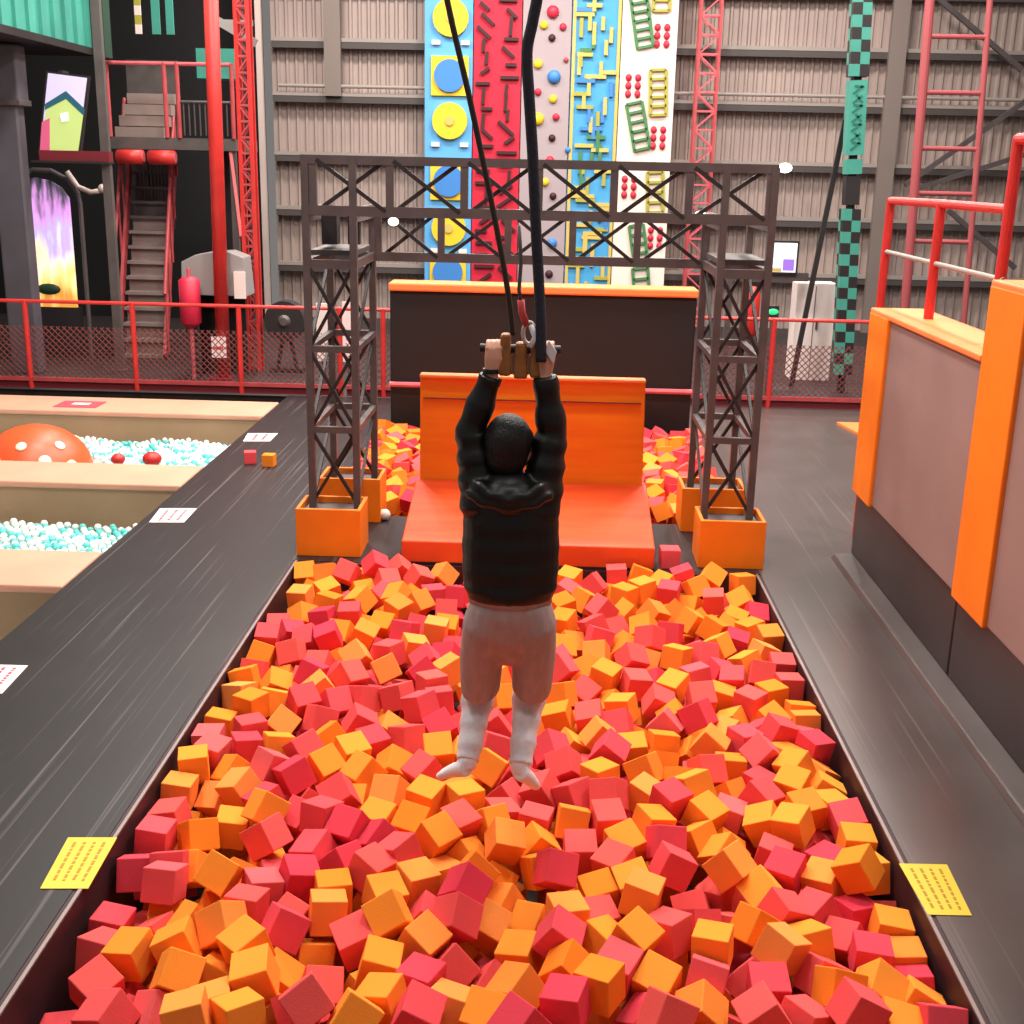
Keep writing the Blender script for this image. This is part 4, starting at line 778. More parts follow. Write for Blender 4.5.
A, B = Vector((4.30, 17.4, -.04)), Vector((4.03, 17.4, 6.2)); ux = Vector((1, 0, .046)).normalized()
def strip(z0, z1):
    m = MB()
    for iz in range(int(round((z1 - z0) / .155))):
        za = z0 + iz * .155
        for ix in (0, 1):
            for iy in (0, 1):
                m.cur = (iz + ix + iy) % 2
                c = A + (B - A) * ((za - A.z) / (B.z - A.z)); xx = c.x + (ix - 1) * .125
                c2 = A + (B - A) * ((za + .155 - A.z) / (B.z - A.z)); x2 = c2.x + (ix - 1) * .125
                ya = 17.4 + iy * .125
                m.hexa([(xx, ya, za), (xx + .125, ya, za), (xx + .125, ya + .125, za), (xx, ya + .125, za), (x2, ya, za + .155), (x2 + .125, ya, za + .155), (x2 + .125, ya + .125, za + .155), (x2, ya + .125, za + .155)])
    return m
def zat(py): return at_y(850, py, 17.4).z
def slab(z0, z1, w):
    c0 = A + (B - A) * ((z0 - A.z) / (B.z - A.z)); c1 = A + (B - A) * ((z1 - A.z) / (B.z - A.z))
    return MB().bar(c0 + Vector((0, .125, 0)), c1 + Vector((0, .125, 0)), w, w, (0, 1, 0))
strip(zat(375), zat(212)).build('checkered_sleeve', ['teal', 'steel_black'], t)
strip(zat(76), 6.4).build('checkered_sleeve', ['teal', 'steel_black'], t)
slab(-.04, 6.2, .1).build('core', 'steel_black', t); slab(zat(205), zat(176), .2).build('dark_sleeve', 'steel_black', t)
sl = slab(zat(155), zat(80), .24).build('lettered_sleeve', 'teal', t)
rnd = random.Random(3)
mb = MB()
for k in range(7):                                               # brushy dark glyphs running up the sleeve
    z = zat(150) + k * (zat(84) - zat(150)) / 7; c = A + (B - A) * ((z - A.z) / (B.z - A.z)); yy = 17.4 + .125 - .123
    mb.bar((c.x - .07, yy, z), (c.x + .05, yy, z + .1), .03, .006, (0, 1, 0)); mb.bar((c.x + .06, yy, z + .01), (c.x - .03, yy, z + .11), .03, .006, (0, 1, 0)) if k % 2 else mb.bar((c.x - .06, yy, z + .1), (c.x + .07, yy, z + .09), .03, .006, (0, 1, 0))
mb.build('lettering', 'teal_dark', sl)
slab(zat(174), zat(159), .22).build('plain_sleeve', 'teal', t)
t = tag(MB().bar((4.42, 17.9, 6.6), (3.65, 17.9, -.04), .07, .05, (0, 1, 0)).build('black_strap', 'steel_black'), 'slanting black strap beside the checkered banner pole', 'strap')
t = thing('wall_screen', 'small lit white and violet screen on a dark bracket right of the gate', 'screen', (3.38, 18, 1.6))
MB().box(3.15, 3.62, 18.0, 18.05, 1.6, 2.08).build('casing', 'steel_black', t)
m = MB(); m.cur = 0; m.box(3.18, 3.59, 17.99, 18.0, 1.63, 2.05); m.cur = 1; m.box(3.4, 3.56, 17.984, 17.99, 1.66, 1.82); m.cur = 2; m.box(3.2, 3.38, 17.984, 17.99, 1.64, 1.69)
m.build('display', ['screen_white', 'screen_purple', 'maze_tan'], t)
MB().box(2.6, 3.8, 18.05, 18.13, 1.5, 1.62).build('bracket_bar', 'steel_dark', t); MB().box(2.62, 2.7, 18.05, 18.13, -.04, 1.5).build('bracket_post', 'steel_dark', t)
t = thing('cabinet', 'tall pale cabinet beyond the fence left of the checkered pole', 'cabinet', (4.05, 18.7, -.04))
MB().box(3.74, 4.34, 18.5, 18.9, -.04, 1.44).build('body', 'white_panel', t, bevel=.01); MB().box(4.02, 4.03, 18.492, 18.5, 0, 1.4).build('door_gap', 'steel_grey', t); MB().box(4.06, 4.09, 18.47, 18.5, .75, .9).build('handle', 'steel_dark', t)
t = thing('exit_light', 'small green emergency light low on the dark frame right of the gate', 'exit light', (3.06, 16.6, 1.14))
MB().box(2.98, 3.14, 16.62, 16.66, 1.12, 1.28).build('casing', 'steel_black', t); MB().ball((3.06, 16.62, 1.2), .06, 12, (1.3, .4, .7)).build('lens', 'exit_green', t, smooth=True); MB().box(3.04, 3.08, 16.66, 16.7, -.04, 1.28).build('stem', 'steel_dark', t)
t = thing('punch_bag', 'upright red padded bag seen through the right tower lattice', 'padded bag', (2.82, 17.0, -.04))
MB().tube([(2.82, 17, .8), (2.82, 17, .86), (2.82, 17, 1.4), (2.82, 17, 1.5)], [.06, .12, .12, .05], 14).build('bag', 'red_paint', t, smooth=True); MB().tube([(2.82, 17, -.04), (2.82, 17, .85)], .04, 10).build('stand', 'steel_dark', t)
t = thing('spot_lamp', 'small bright lamp on a bracket on the rear wall right of the gate', 'lamp', at_y(785, 168, 24.4))
p = at_y(785, 168, 24.4); MB().ball(p, .12, 12, (1.2, .7, .8)).build('bulb', 'lamp_white', t, smooth=True); MB().bar(p, p + Vector((0, .4, .05)), .06).build('bracket', 'girt', t)

# pale boards beyond the fence behind the left tower
for (x0, x1, z1, lab, m) in ((-3.29, -3.12, 1.12, 'narrow cream board standing behind the fence left of the left tower', 'white_panel'), (-2.92, -2.76, 1.15, 'narrow pinkish board standing behind the left tower', 'paper')):
    t = thing('standing_board', lab, 'board', ((x0 + x1) / 2, 17, -.04)); MB().box(x0, x1, 17, 17.04, .3, z1).build('face', m, t); MB().box(x0 + .06, x1 - .06, 17.04, 17.08, -.04, .9).build('stand', 'steel_dark', t)
t = thing('round_fan', 'dark round drum fan on a stand left of the left tower', 'fan', (-3.95, 18, -.04))
MB().tube([(-3.95, 17.9, .74), (-3.95, 18.2, .74)], .3, 24).build('drum', 'steel_black', t); MB().tube([(-3.95, 17.86, .74), (-3.95, 17.9, .74)], [.06, .1], 14).build('hub', 'steel_dark', t)
MB().box(-4.2, -3.7, 17.95, 18.15, -.04, .02).bar((-4.1, 18.05, 0), (-4.0, 18.05, .5), .05).bar((-3.8, 18.05, 0), (-3.9, 18.05, .5), .05).build('stand', 'steel_black', t)
# ------------------------------------------------------------------ left: container, pillar, screen, mural, stairs
t = thing('green_container', 'green ribbed container up in the top left corner', 'container', (-8.2, 17.5, 4.6))
m = MB(); y = 13.0
while y < 19.2:
    m.box(-9.2, -7.05, y, min(19.2, y + .42), 4.62, 7.2).box(-9.2, -7.0, y + .1, min(19.2, y + .3), 4.62, 7.2); y += .42
m.build('ribbed_side', 'teal', t); MB().box(-9.3, -6.98, 12.9, 19.3, 4.52, 4.62).build('bottom_beam', 'steel_black', t)
MB().box(-7.02, -6.8, 19.1, 19.4, 4.5, 7.2).build('corner_post', 'green_dark', t)
t = thing('pillar', 'thick grey pillar with a wider head at the left edge', 'pillar', (-7.4, 17.4, -.04))
MB().box(-7.85, -7.43, 17.25, 17.5, -.04, 3.75).build('shaft', 'pillar_grey', t, bevel=.03)
MB().box(-7.91, -7.37, 17.2, 17.55, 3.75, 4.5).build('head', 'pillar_grey', t, bevel=.03); MB().box(-7.93, -7.35, 17.18, 17.57, 3.7, 3.78).build('collar', 'steel_dark', t, bevel=.01)
t = thing('steel_post', 'slim dark grey post between the screen and the stairs', 'post', (-6.38, 17.7, -.04))
MB().box(-6.44, -6.32, 17.62, 17.72, -.04, 7).build('shaft', 'stair_dark', t); MB().box(-6.5, -6.26, 17.56, 17.78, -.04, .0).build('base_plate', 'steel_dark', t)
# tilted screen
t = thing('picture_screen', 'tilted lit screen showing a green house under a lilac sky', 'screen', (-6.95, 17.62, 3.6))
def sp(px, py): p = at_y(px, py, 17.6); return (p.x, p.z)
MB().prism([sp(46, 71), sp(89, 76), sp(80, 155), sp(38, 154)], 'y', 17.605, 17.68).build('casing', 'steel_black', t)
def lay(pts, k): m.cur = k; m.prism([sp(*p) for p in pts], 'y', 17.603 - .003 * (k + 1), 17.603 - .003 * k)
m = MB()
lay([(48, 73), (87, 78), (78, 153), (40, 152)], 0); lay([(47, 106), (66, 93), (84, 110), (78, 153), (40, 152)], 1)
lay([(45, 104), (66, 91), (85, 109), (84, 116), (66, 99), (45, 110)], 2); lay([(42, 122), (50, 118), (50, 152), (40, 152)], 3); lay([(60, 114), (68, 112), (69, 121), (62, 122)], 4)
m.build('display', ['screen_lilac', 'screen_green', 'screen_teal', 'screen_pink', 'screen_white'], t)
MB().box(-6.98, -6.92, 17.68, 17.9, 3.1, 4.2).build('bracket', 'steel_black', t)
t = thing('crossbeam', 'dark red beam below the picture screen', 'beam', (-6.9, 17.6, 3.0))
MB().box(-7.3, -6.3, 17.55, 17.72, 2.98, 3.12).build('web', 'dark_red', t); MB().box(-7.4, -6.3, 17.5, 17.75, 2.95, 2.98).build('flange', 'steel_black', t)
# lit mural with an arched pipe frame
t = thing('mural_panel', 'glowing violet and amber mural panel with an arched pipe frame', 'mural', (-7.95, 19, -.04))
pts = [(-8.5, .74), (-7.5, .74), (-7.5, 2.3)] + [(-8.0 + .52 * math.cos(a), 2.3 + .42 * math.sin(a)) for a in (.3, .7, 1.1, 1.57, 2.1, 2.6)] + [(-8.5, 2.3)]
MB().prism(pts, 'y', 19.0, 19.06).build('print', 'mural', t)
MB().tube([(-7.3, 18.95, -.04), (-7.3, 18.95, 2.35)] + [(-7.87 + .57 * math.cos(a), 18.95, 2.35 + .5 * math.sin(a)) for a in (.3, .8, 1.3, 1.8, 2.3)], .035, 10).build('pipe_frame', 'steel_grey', t)
MB().box(-8.5, -7.45, 18.96, 19.1, -.04, .74).build('plinth', 'steel_black', t)
MB().ball((-7.92, 18.98, 1.02), .15, 12, (1.3, .3, .6)).build('dark_boss', 'green_dark', t, smooth=True)
t = thing('arm_lamp', 'pale curved lamp arm above the mural', 'lamp', (-7.1, 18.8, 2.6))
MB().tube([(-7.45, 18.9, 2.82), (-7.3, 18.9, 2.6), (-7.1, 18.9, 2.52), (-6.95, 18.9, 2.55)], .04, 10).build('arm', 'pale_steel', t, smooth=True); MB().ball((-6.92, 18.9, 2.58), .07, 10).build('head', 'pale_steel', t, smooth=True)
# stair tower
t = thing('stair_tower', 'dark steel stair tower with red railings left of the tall red pole', 'stairs', (-5.8, 20.0, -.04))
Y = 19.5
MB().box(-6.95, -4.98, Y, 20.95, 3.18, 3.36).build('landing', 'stair_dark', t)
for k in range(4):                                              # upper flight
    MB().box(-6.98, -6.2, Y + .3 + k * .22, Y + .52 + k * .22, 3.36 + k * .18, 3.36 + k * .18 + .16).build('step', 'stair_grey', t)
MB().box(-7.1, -6.25, 20.85, 20.9, 3.36, 4.6).build('back_panel', 'stair_dark', t)
for k in range(13):                                             # lower flight climbs away from the fence
    y = 19.0 + k * .15; z = -.04 + k * .235; xo = -.06 - k * .02
    MB().box(-6.78 + xo, -6.1 + xo, y, y + .25, z, z + .05).box(-6.78 + xo, -6.1 + xo, y + .23, y + .25, z, z + .23).build('step', 'stair_grey' if k < 9 else 'stair_dark', t)
for x in (-6.82, -6.06): MB().bar((x - .06, 19.0, .0), (x - .33, 20.94, 3.08), .05, .2).build('stringer', 'dull_red', t)
for x in (-6.86, -6.02):
    MB().tube([(x - .06, 19.0, .98), (x - .33, 20.94, 4.0)], .028, 8).build('handrail', 'dull_red', t)
    for k in range(5): MB().tube([(x - .06 - k * .06, 19.05 + k * .43, .05 + k * .68), (x - .06 - k * .06, 19.05 + k * .43, 1.05 + k * .68)], .02, 8).build('baluster', 'dull_red', t)
for x in (-6.95, -6.05, -5.85, -5.0):
    MB().tube([(x, Y, 3.36), (x, Y, 4.47)], .035, 10).build('rail_post', 'dull_red', t)
for (a, b) in ((-6.95, -5.0),):
    MB().tube([(a, Y, 4.45), (b, Y, 4.45)], .03, 8).build('top_rail', 'pink_paint', t); MB().tube([(-5.85, Y, 3.9), (b, Y, 3.9)], .02, 8).build('mid_rail', 'steel_grey', t)
for k in range(12): MB().tube([(-5.78 + k * .085, Y + .02, 3.4), (-5.78 + k * .085, Y + .02, 3.9)], .012, 6).build('baluster', 'steel_dark', t)
for k in range(10):
    y = Y + .5; MB().tube([(-6.92 + k * .06, 20.7, 1.9), (-6.92 + k * .06, 20.7, 3.18)], .012, 6).build('screen_bar', 'steel_grey', t)
MB().box(-5.75, -5.1, 20.86, 20.94, .0, 3.18).build('dark_panel', 'black_vinyl', t)
MB().bar((-5.1, 19.6, 3.25), (-4.8, 18.9, 1.9), .05).build('tie_rod', 'dull_red', t)
for x, y in ((-6.88, 20.85), (-5.05, 20.8), (-5.05, Y + .1)): MB().box(x - .05, x + .05, y - .05, y + .05, -.04, 3.18).build('support', 'steel_dark', t)
MB().box(-5.25, -4.6, 19.3, 19.36, 5.0, 5.08).bar((-5.2, 19.3, 5.1), (-4.55, 19.3, 4.75), .05, .12).build('upper_beam', 'hood_grey', t)
for x in (-6.62, -6.12):
    q = MB().tube([(x - .2, 19.4, 3.06), (x + .2, 19.4, 3.06)], .11, 14).build('highlight_roll', 'red_paint', t, smooth=True); tag(q, 'red roll added for the highlights on the dark beam')  # rolls added to carry the bright red highlights of the beam
    for s in (-1, 1): MB().tube([(x + s * .2, 19.4, 3.06), (x + s * .215, 19.4, 3.06)], .08, 12).build('end_cap', 'pink_paint', q)
# teal things hung high in the tower
t = thing('striped_banner', 'teal and white banded banner hanging above the stairs', 'banner', (-6.3, 20.3, 4.9))
for (x0, x1) in ((-6.72, -6.62), (-6.45, -6.32), (-6.22, -6.1)):
    m = MB()
    for k in range(14): m.cur = k % 2; m.box(x0, x1, 20.3, 20.33, 4.95 + k * .14, 4.95 + (k + 1) * .14)
    m.build('band', ['white_panel' if x0 < -6.5 else 'teal', 'teal' if x0 > -6.5 else 'olive_hold'], t)
t = thing('teal_panel', 'small teal panel behind the red pole at the landing rail', 'panel', (-5.45, 20.6, 4.4))
MB().box(-5.85, -5.2, 20.6, 20.64, 4.32, 4.78).build('sheet', 'teal', t); MB().box(-5.85, -5.2, 20.64, 20.68, 4.3, 4.34).build('edge', 'teal_dark', t)
t = thing('slide_hood', 'grey arched slide mouth under the stair tower', 'slide', (-4.9, 17.6, -.04))
hp = [(-5.32, 1.15), (-5.3, 1.62), (-5.1, 1.72), (-4.9, 1.76), (-4.62, 1.78), (-4.4, 1.7), (-4.36, 1.15)]
MB().prism(hp, 'y', 17.4, 17.85).build('hood', 'hood_grey', t, bevel=.01); MB().box(-4.54, -4.38, 17.36, 17.42, 1.12, 1.5).build('front_post', 'white_panel', t); MB().box(-5.3, -5.22, 17.45, 17.8, -.04, 1.2).build('side_post', 'steel_dark', t); MB().box(-5.2, -4.5, 17.8, 17.85, -.04, 1.2).build('back_panel', 'void_black', t)
t = thing('padded_post', 'crimson padded post beside the grey slide mouth', 'padded post', (-5.14, 17.2, -.04))
MB().tube([(-5.14, 17.2, .72), (-5.14, 17.2, .78), (-5.14, 17.2, 1.38), (-5.14, 17.2, 1.43)], [.08, .15, .15, .08], 16).build('pad', 'red_hold', t, smooth=True); MB().tube([(-5.14, 17.2, -.04), (-5.14, 17.2, 1.55)], .03, 8).build('core', 'pink_paint', t)

# ------------------------------------------------------------------ ball pits on the left
XB = -3.48
def wallbeam(label, y0, y1):
    t = thing('padded_beam', label, 'padded beam', (-6.5, (y0 + y1) / 2, -.8), 'padded beams round the ball pits')
    MB().box(-9.5, XB - .005, y0 + .02, y1 - .02, -.8, -.05).build('side', 'tan_wall', t); MB().box(-9.5, XB - .005, y0, y1, -.05, .012).build('top_pad', 'tan_pad', t, bevel=.015)
wallbeam('tan padded beam behind the far ball pit, below the red fence', 14.43, 15.35)
wallbeam('tan padded beam between the two ball pits', 11.03, 11.84)
wallbeam('tan padded beam in front of the nearer ball pit', 8.14, 8.97)
t = thing('padded_beam', 'tan padded beam at the near left corner of the frame', 'padded beam', (-6, 6, -.8), 'padded beams round the ball pits')
MB().box(-9.5, XB - .005, 4.5, 6.0, -.8, -.05).build('side', 'tan_wall', t); MB().box(-9.5, XB - .005, 4.5, 6.0, -.05, .012).build('top_pad', 'tan_pad', t)
BALL = {}
for c in ('white', 'teal'):
    o = MB().ball((0, 0, 0), .035, 10).build('pit_ball', 'ball_' + c, smooth=True); BALL[c] = o.data; bpy.data.objects.remove(o)
rnd = random.Random(6); cand = []
for (name, x0, y0, y1, zs) in (('far', -7.2, 11.9, 14.38, -.36), ('nearer', -5.6, 9.02, 10.98, -.42), ('nearest', -4.6, 6.05, 8.1, -.4)):
    y = y0 + .04; r = 0
    while y < y1 - .04:
        x = x0 + (r % 2) * .037
        while x < XB - .06:
            z = zs + .02 * math.sin(x * 5 + y * 3) + rnd.uniform(0, .05); p = Vector((x + rnd.uniform(-.002, .002), y, z))
            px, py = proj(p)
            if px > -25 and at_z(px, py, 0).x < XB + .1:
                # hidden behind the beam in front?
                yb = {'far': 11.84, 'nearer': 8.97, 'nearest': 6.0}[name]
                t0 = yb / p.y; vis = HC + (p.z - HC) * t0 > .02 and EYE.x + p.x * t0 < XB
                mound = name == 'far' and (p - Vector((-5.62, 12.75, -.36))).length < .72
                if not mound: cand.append((vis and px > 0, (p - EYE).length, name, p, 'teal' if rnd.random() < .34 else 'white'))
            x += .074
        y += .066; r += 1
seen = sorted([c for c in cand if c[0]], key=lambda c: c[1])
solo = seen[:300]; keep = set(id(c) for c in solo)
for _, _, name, p, c in solo:
    o = bpy.data.objects.new('pit_ball', BALL[c]); COL.objects.link(o); o.location = p
    tag(o, '%s plastic ball lying in the %s ball pit' % (c, name), 'ball', '%s balls in the %s ball pit' % (c, name))
for name in ('far', 'nearer', 'nearest'):
    m = MB()
    for c in cand:
        if c[2] == name and id(c) not in keep: m.cur = 0 if c[4] == 'white' else 1; m.ball(c[3], .035, 6)
    if m.v: tag(m.build('pit_balls', ['ball_white', 'ball_teal'], smooth=True), 'further white and teal plastic balls filling the %s ball pit' % name, 'balls', kind='stuff')
for (nm, y0, y1, zb) in (('far', 11.84, 14.43, -.44), ('nearer', 8.97, 11.03, -.5), ('nearest', 6.0, 8.14, -.48)):
    struct('floor_%s_ball_pit' % nm, MB().box(-9.5, XB - .01, y0 + .02, y1 - .02, -.8, zb), 'ball_white', 'packed bottom layer of the %s ball pit' % nm, 'pit floor')
t = thing('toadstool', 'big orange toadstool dome with cream spots in the far ball pit', 'toadstool', (-5.62, 12.75, -.44))
c = Vector((-5.62, 12.75, -.33)); R = .60
m = MB(); n = 28
for i in range(9):
    th = PI / 2 * i / 8
    for k in range(n): a = 2 * PI * k / n; m.v.append((c.x + R * math.cos(th) * math.cos(a), c.y + R * math.cos(th) * math.sin(a), c.z + .52 * math.sin(th)))
for i in range(8):
    for k in range(n): m.face([i * n + k, i * n + (k + 1) % n, (i + 1) * n + (k + 1) % n, (i + 1) * n + k])
m.build('cap', 'mushroom', t, smooth=True)
MB().tube([(c.x, c.y, -.45), (c.x, c.y, -.3)], .58, 24).build('stem', 'tan_pad', t)
for (a, e, r) in ((-1.0, .45, .07), (-1.5, .8, .06), (-2.0, .4, .08), (-2.5, .65, .06), (-.5, .25, .08), (-1.3, .25, .05), (-.55, .75, .06), (.6, .6, .07), (2, .5, .07)):
    d = Vector((math.cos(e) * math.cos(a), math.cos(e) * math.sin(a), math.sin(e))); pt = c + Vector((d.x * R, d.y * R, d.z * .52)); nrm = Vector((d.x / R, d.y / R, d.z / .52)).normalized()
    MB().ball(pt, r, 12, (1, 1, .25), nrm.to_track_quat('Z', 'Y').to_matrix()).build('spot', 'spot_white', t, smooth=True)
for px, lab in ((152, 'small red toadstool button right of another in the far ball pit'), (118, 'small red toadstool button nearest the big orange dome')):
    p = at_y(px, 459, 12.2); t = thing('toadstool', lab, 'toadstool', (p.x, 12.2, -.3)); r = .1 if px > 140 else .075
    MB().ball((p.x, 12.2, p.z - .0), r, 16, (1, 1, .8)).build('cap', 'toad_red', t, smooth=True); MB().tube([(p.x, 12.2, -.35), (p.x, 12.2, p.z - .03)], r * .6, 12).build('stem', 'white_panel', t)

# ------------------------------------------------------------------ signs lying on the decks
def sign(name, label, pts, m, ink, cat='sign', lines=4, z=.004):
    P = [at_z(px, py, .006) for px, py in pts]; c = sum(P, Vector()) / 4
    t = thing(name, label, cat, (c.x, c.y, 0))
    for p in P: p.z = z
    MB().hexa([(p.x, p.y, .0012) for p in P] + [tuple(p) for p in P]).build('sheet', m, t)
    mb = MB(); rn = random.Random(len(label)); a, b, cc, d = P                       # a far-left, b far-right, c near-right, d near-left
    for i in range(lines):
        u = (i + 1) / (lines + 1); s = .1
        while s < .86:
            L = rn.uniform(.03, .11); e = min(.9, s + L)
            f = lambda uu, ss: (a * (1 - uu) + b * uu) * (1 - ss) + (d * (1 - uu) + cc * uu) * ss + Vector((0, 0, .0006))
            h = .16 / (lines + 1)
            mb = MB(); mb.hexa([f(u - h, s), f(u + h, s), f(u + h, e), f(u - h, e)] + [f(u - h, s) + Vector((0, 0, .0008)), f(u + h, s) + Vector((0, 0, .0008)), f(u + h, e) + Vector((0, 0, .0008)), f(u - h, e) + Vector((0, 0, .0008))])
            mb.build('text_line', ink, t); s = e + .03
    return t
sign('floor_sign', 'yellow notice stuck on the left deck at the pit edge', [(68, 837), (117, 837), (88, 888), (40, 888)], 'sign_yellow', 'sign_ink')
sign('floor_sign', 'yellow notice stuck on the right deck at the pit edge', [(899, 863), (947, 864), (972, 915), (928, 914)], 'sign_yellow', 'sign_ink')
sign('floor_notice', 'pale pink notice on the left deck beside the nearer ball pit', [(160, 508), (197, 508), (184, 522), (149, 522)], 'paper', 'paper_red', lines=3)
sign('floor_notice', 'white notice on the left deck behind the two loose foam cubes', [(248, 433), (278, 433), (270, 441), (243, 441)], 'paper', 'paper_red', lines=2)
sign('floor_notice', 'pale pink notice at the left edge of the photo on the deck', [(-14, 664), (28, 665), (2, 693), (-42, 692)], 'paper', 'paper_red', lines=3)
P = at_z(80, 404, .02)
t = thing('beam_notice', 'red notice with white strip on the far tan beam', 'sign', (P.x, P.y, .012))
MB().box(P.x - .27, P.x + .27, P.y - .2, P.y + .2, .0125, .02).build('sheet', 'paper_red', t); MB().box(P.x - .1, P.x + .12, P.y - .04, P.y + .08, .02, .0212).build('white_strip', 'paper', t)

# ------------------------------------------------------------------ the hanging person, the handle and its ropes
def V3(px, py, y): return at_y(px, py, y)
def smooth_mesh(mb, name, m, parent, voxel, it=6):
    o = mb.build(name, m, parent, smooth=True)
    r = o.modifiers.new('fuse', 'REMESH'); r.mode = 'VOXEL'; r.voxel_size = voxel; r.use_smooth_shade = True
    s = o.modifiers.new('relax', 'SMOOTH'); s.factor = .5; s.iterations = it
    return o
PY = 5.0
sl, sr = V3(481, 492, PY), V3(541, 492, PY); el, er = V3(471, 430, PY + .02), V3(552, 430, PY + .02)
wl, wr = V3(491, 377, PY), V3(545, 377, PY); hl, hr = V3(494, 355, PY), V3(546, 355, PY)
pel = V3(510, 606, PY); hipl, hipr = V3(486, 615, PY), V3(534, 615, PY)
kl, kr = V3(481, 690, PY + .22), V3(531, 690, PY + .22); al, ar = V3(467, 763, PY - .06), V3(520, 767, PY - .06)
tl, tr = V3(440, 776, PY - .02), V3(536, 787, PY - .04); nk = V3(510, 480, PY - .01)
hd = V3(510, 447, PY - .0)
t = thing('person', 'person in a black jacket and taupe shorts hanging by both arms over the foam pit', 'person', (pel.x, PY, pel.z - .8))
b = MB()
# torso, neck, head
chest = (sl + sr) / 2
b.tube([pel + Vector((0, 0, -.06)), pel + Vector((0, 0, .06)), pel + Vector((0, .02, .22)), chest + Vector((0, 0, -.12)), chest + Vector((0, 0, .0)), nk + Vector((0, 0, -.03))], [(.15, .10), (.16, .11), (.135, .095), (.165, .11), (.15, .09), (.06, .06)], 20)
b.tube([nk + Vector((0, 0, -.08)), nk + Vector((0, .01, .02)), hd + Vector((0, .015, -.04))], [.062, .058, .058], 16)
b.ball(hd + Vector((0, .01, .015)), .105, 20, (.9, .98, 1.1))
b.ball(hd + Vector((0.004, .045, -.055)), .07, 14, (.78, .8, .85))          # jaw
b.tube([hd + Vector((.004, .09, .01)), hd + Vector((.005, .118, -.028)), hd + Vector((.004, .092, -.035))], [.011, .017, .012], 8)   # nose
for s in (-1, 1): b.ball(hd + Vector((s * .106 + .012, -.014, -.02)), .032, 10, (.4, .8, 1.15))     # ears
b.ball(hd + Vector((.004, .092, -.065)), .022, 10, (1.1, .5, .45))         # mouth
for s in (-1, 1): b.ball(hd + Vector((s * .033, .086, .018)), .014, 8)
b.ball(hd + Vector((.088, .012, -.05)), .036, 12)                          # cheek, the head turned a little to the right
# arms
for (s_, e_, w_) in ((sl, el, wl), (sr, er, wr)):
    b.tube([chest + (s_ - chest) * .3, s_, s_ + (e_ - s_) * .5, e_, e_ + (w_ - e_) * .4, w_], [.07, .062, .05, .043, .042, .03], 14)
# legs
for (h_, k_, a_, t_) in ((hipl, kl, al, tl), (hipr, kr, ar, tr)):
    b.tube([h_ + Vector((0, 0, .05)), h_, h_ + (k_ - h_) * .5, k_, k_ + (a_ - k_) * .35, a_ + (k_ - a_) * .15, a_], [.055, .07, .065, .055, .054, .038, .036], 14)
    b.tube([a_ + Vector((0, -.01, -.012)), a_ + (t_ - a_) * .5 + Vector((0, 0, -.008)), t_], [(.028, .026), (.03, .02), (.02, .01)], 12)
# hands: palm below and behind the bar, four fingers over it, thumb from the side of the palm
BZ = V3(520, 350, PY).z; BY = PY + .03
for sgn, h_, w_ in ((1, hl, wl), (-1, hr, wr)):
    pc = Vector((h_.x, BY - .034, BZ - .035))
    b.tube([w_, w_ + (pc - w_) * .6, pc + Vector((0, 0, .0)), pc + Vector((0, .004, .035))], [(.028, .022), (.035, .02), (.041, .02), (.038, .016)], 14)
    for k, ln in enumerate((.92, 1.0, .96, .8)):
        x = h_.x + sgn * (.031 - k * .0207); r = (.0098, .0102, .0098, .0086)[k]; R_ = .031
        pts = [Vector((x, BY - .036, BZ + .0))]
        for a in (2.75, 2.2, 1.6, 1.0, .4, -.2, -.75):
            if a < 1.0 - ln * 1.7: break
            pts.append(Vector((x + sgn * .001 * k, BY + math.cos(a) * R_, BZ + math.sin(a) * R_)))
        b.tube(pts, [r * 1.08] + [r] * (len(pts) - 2) + [r * .8], 8)
    x = h_.x + sgn * .035
    b.tube([Vector((x, BY - .036, BZ - .045)), Vector((x + sgn * .02, BY - .02, BZ - .032)), Vector((x + sgn * .024, BY + .012, BZ - .03)), Vector((x + sgn * .018, BY + .034, BZ - .012))], [.013, .0125, .011, .008], 8)
smooth_mesh(b, 'body', 'skin', t, .0055, 3)
# hair: short dark cap, longer at the back of the neck
m = MB().ball(hd + Vector((-.008, -.012, .03)), .118, 24, (.88, .98, 1.0)).ball(hd + Vector((-.012, -.04, -.03)), .095, 16, (.98, .75, .95)).ball(hd + Vector((.018, -.03, .05)), .085, 16, (1.0, .9, .75)).ball(hd + Vector((0, -.045, -.075)), .06, 12, (1, .7, .8))
smooth_mesh(m, 'hair', 'hair', t, .009, 2)
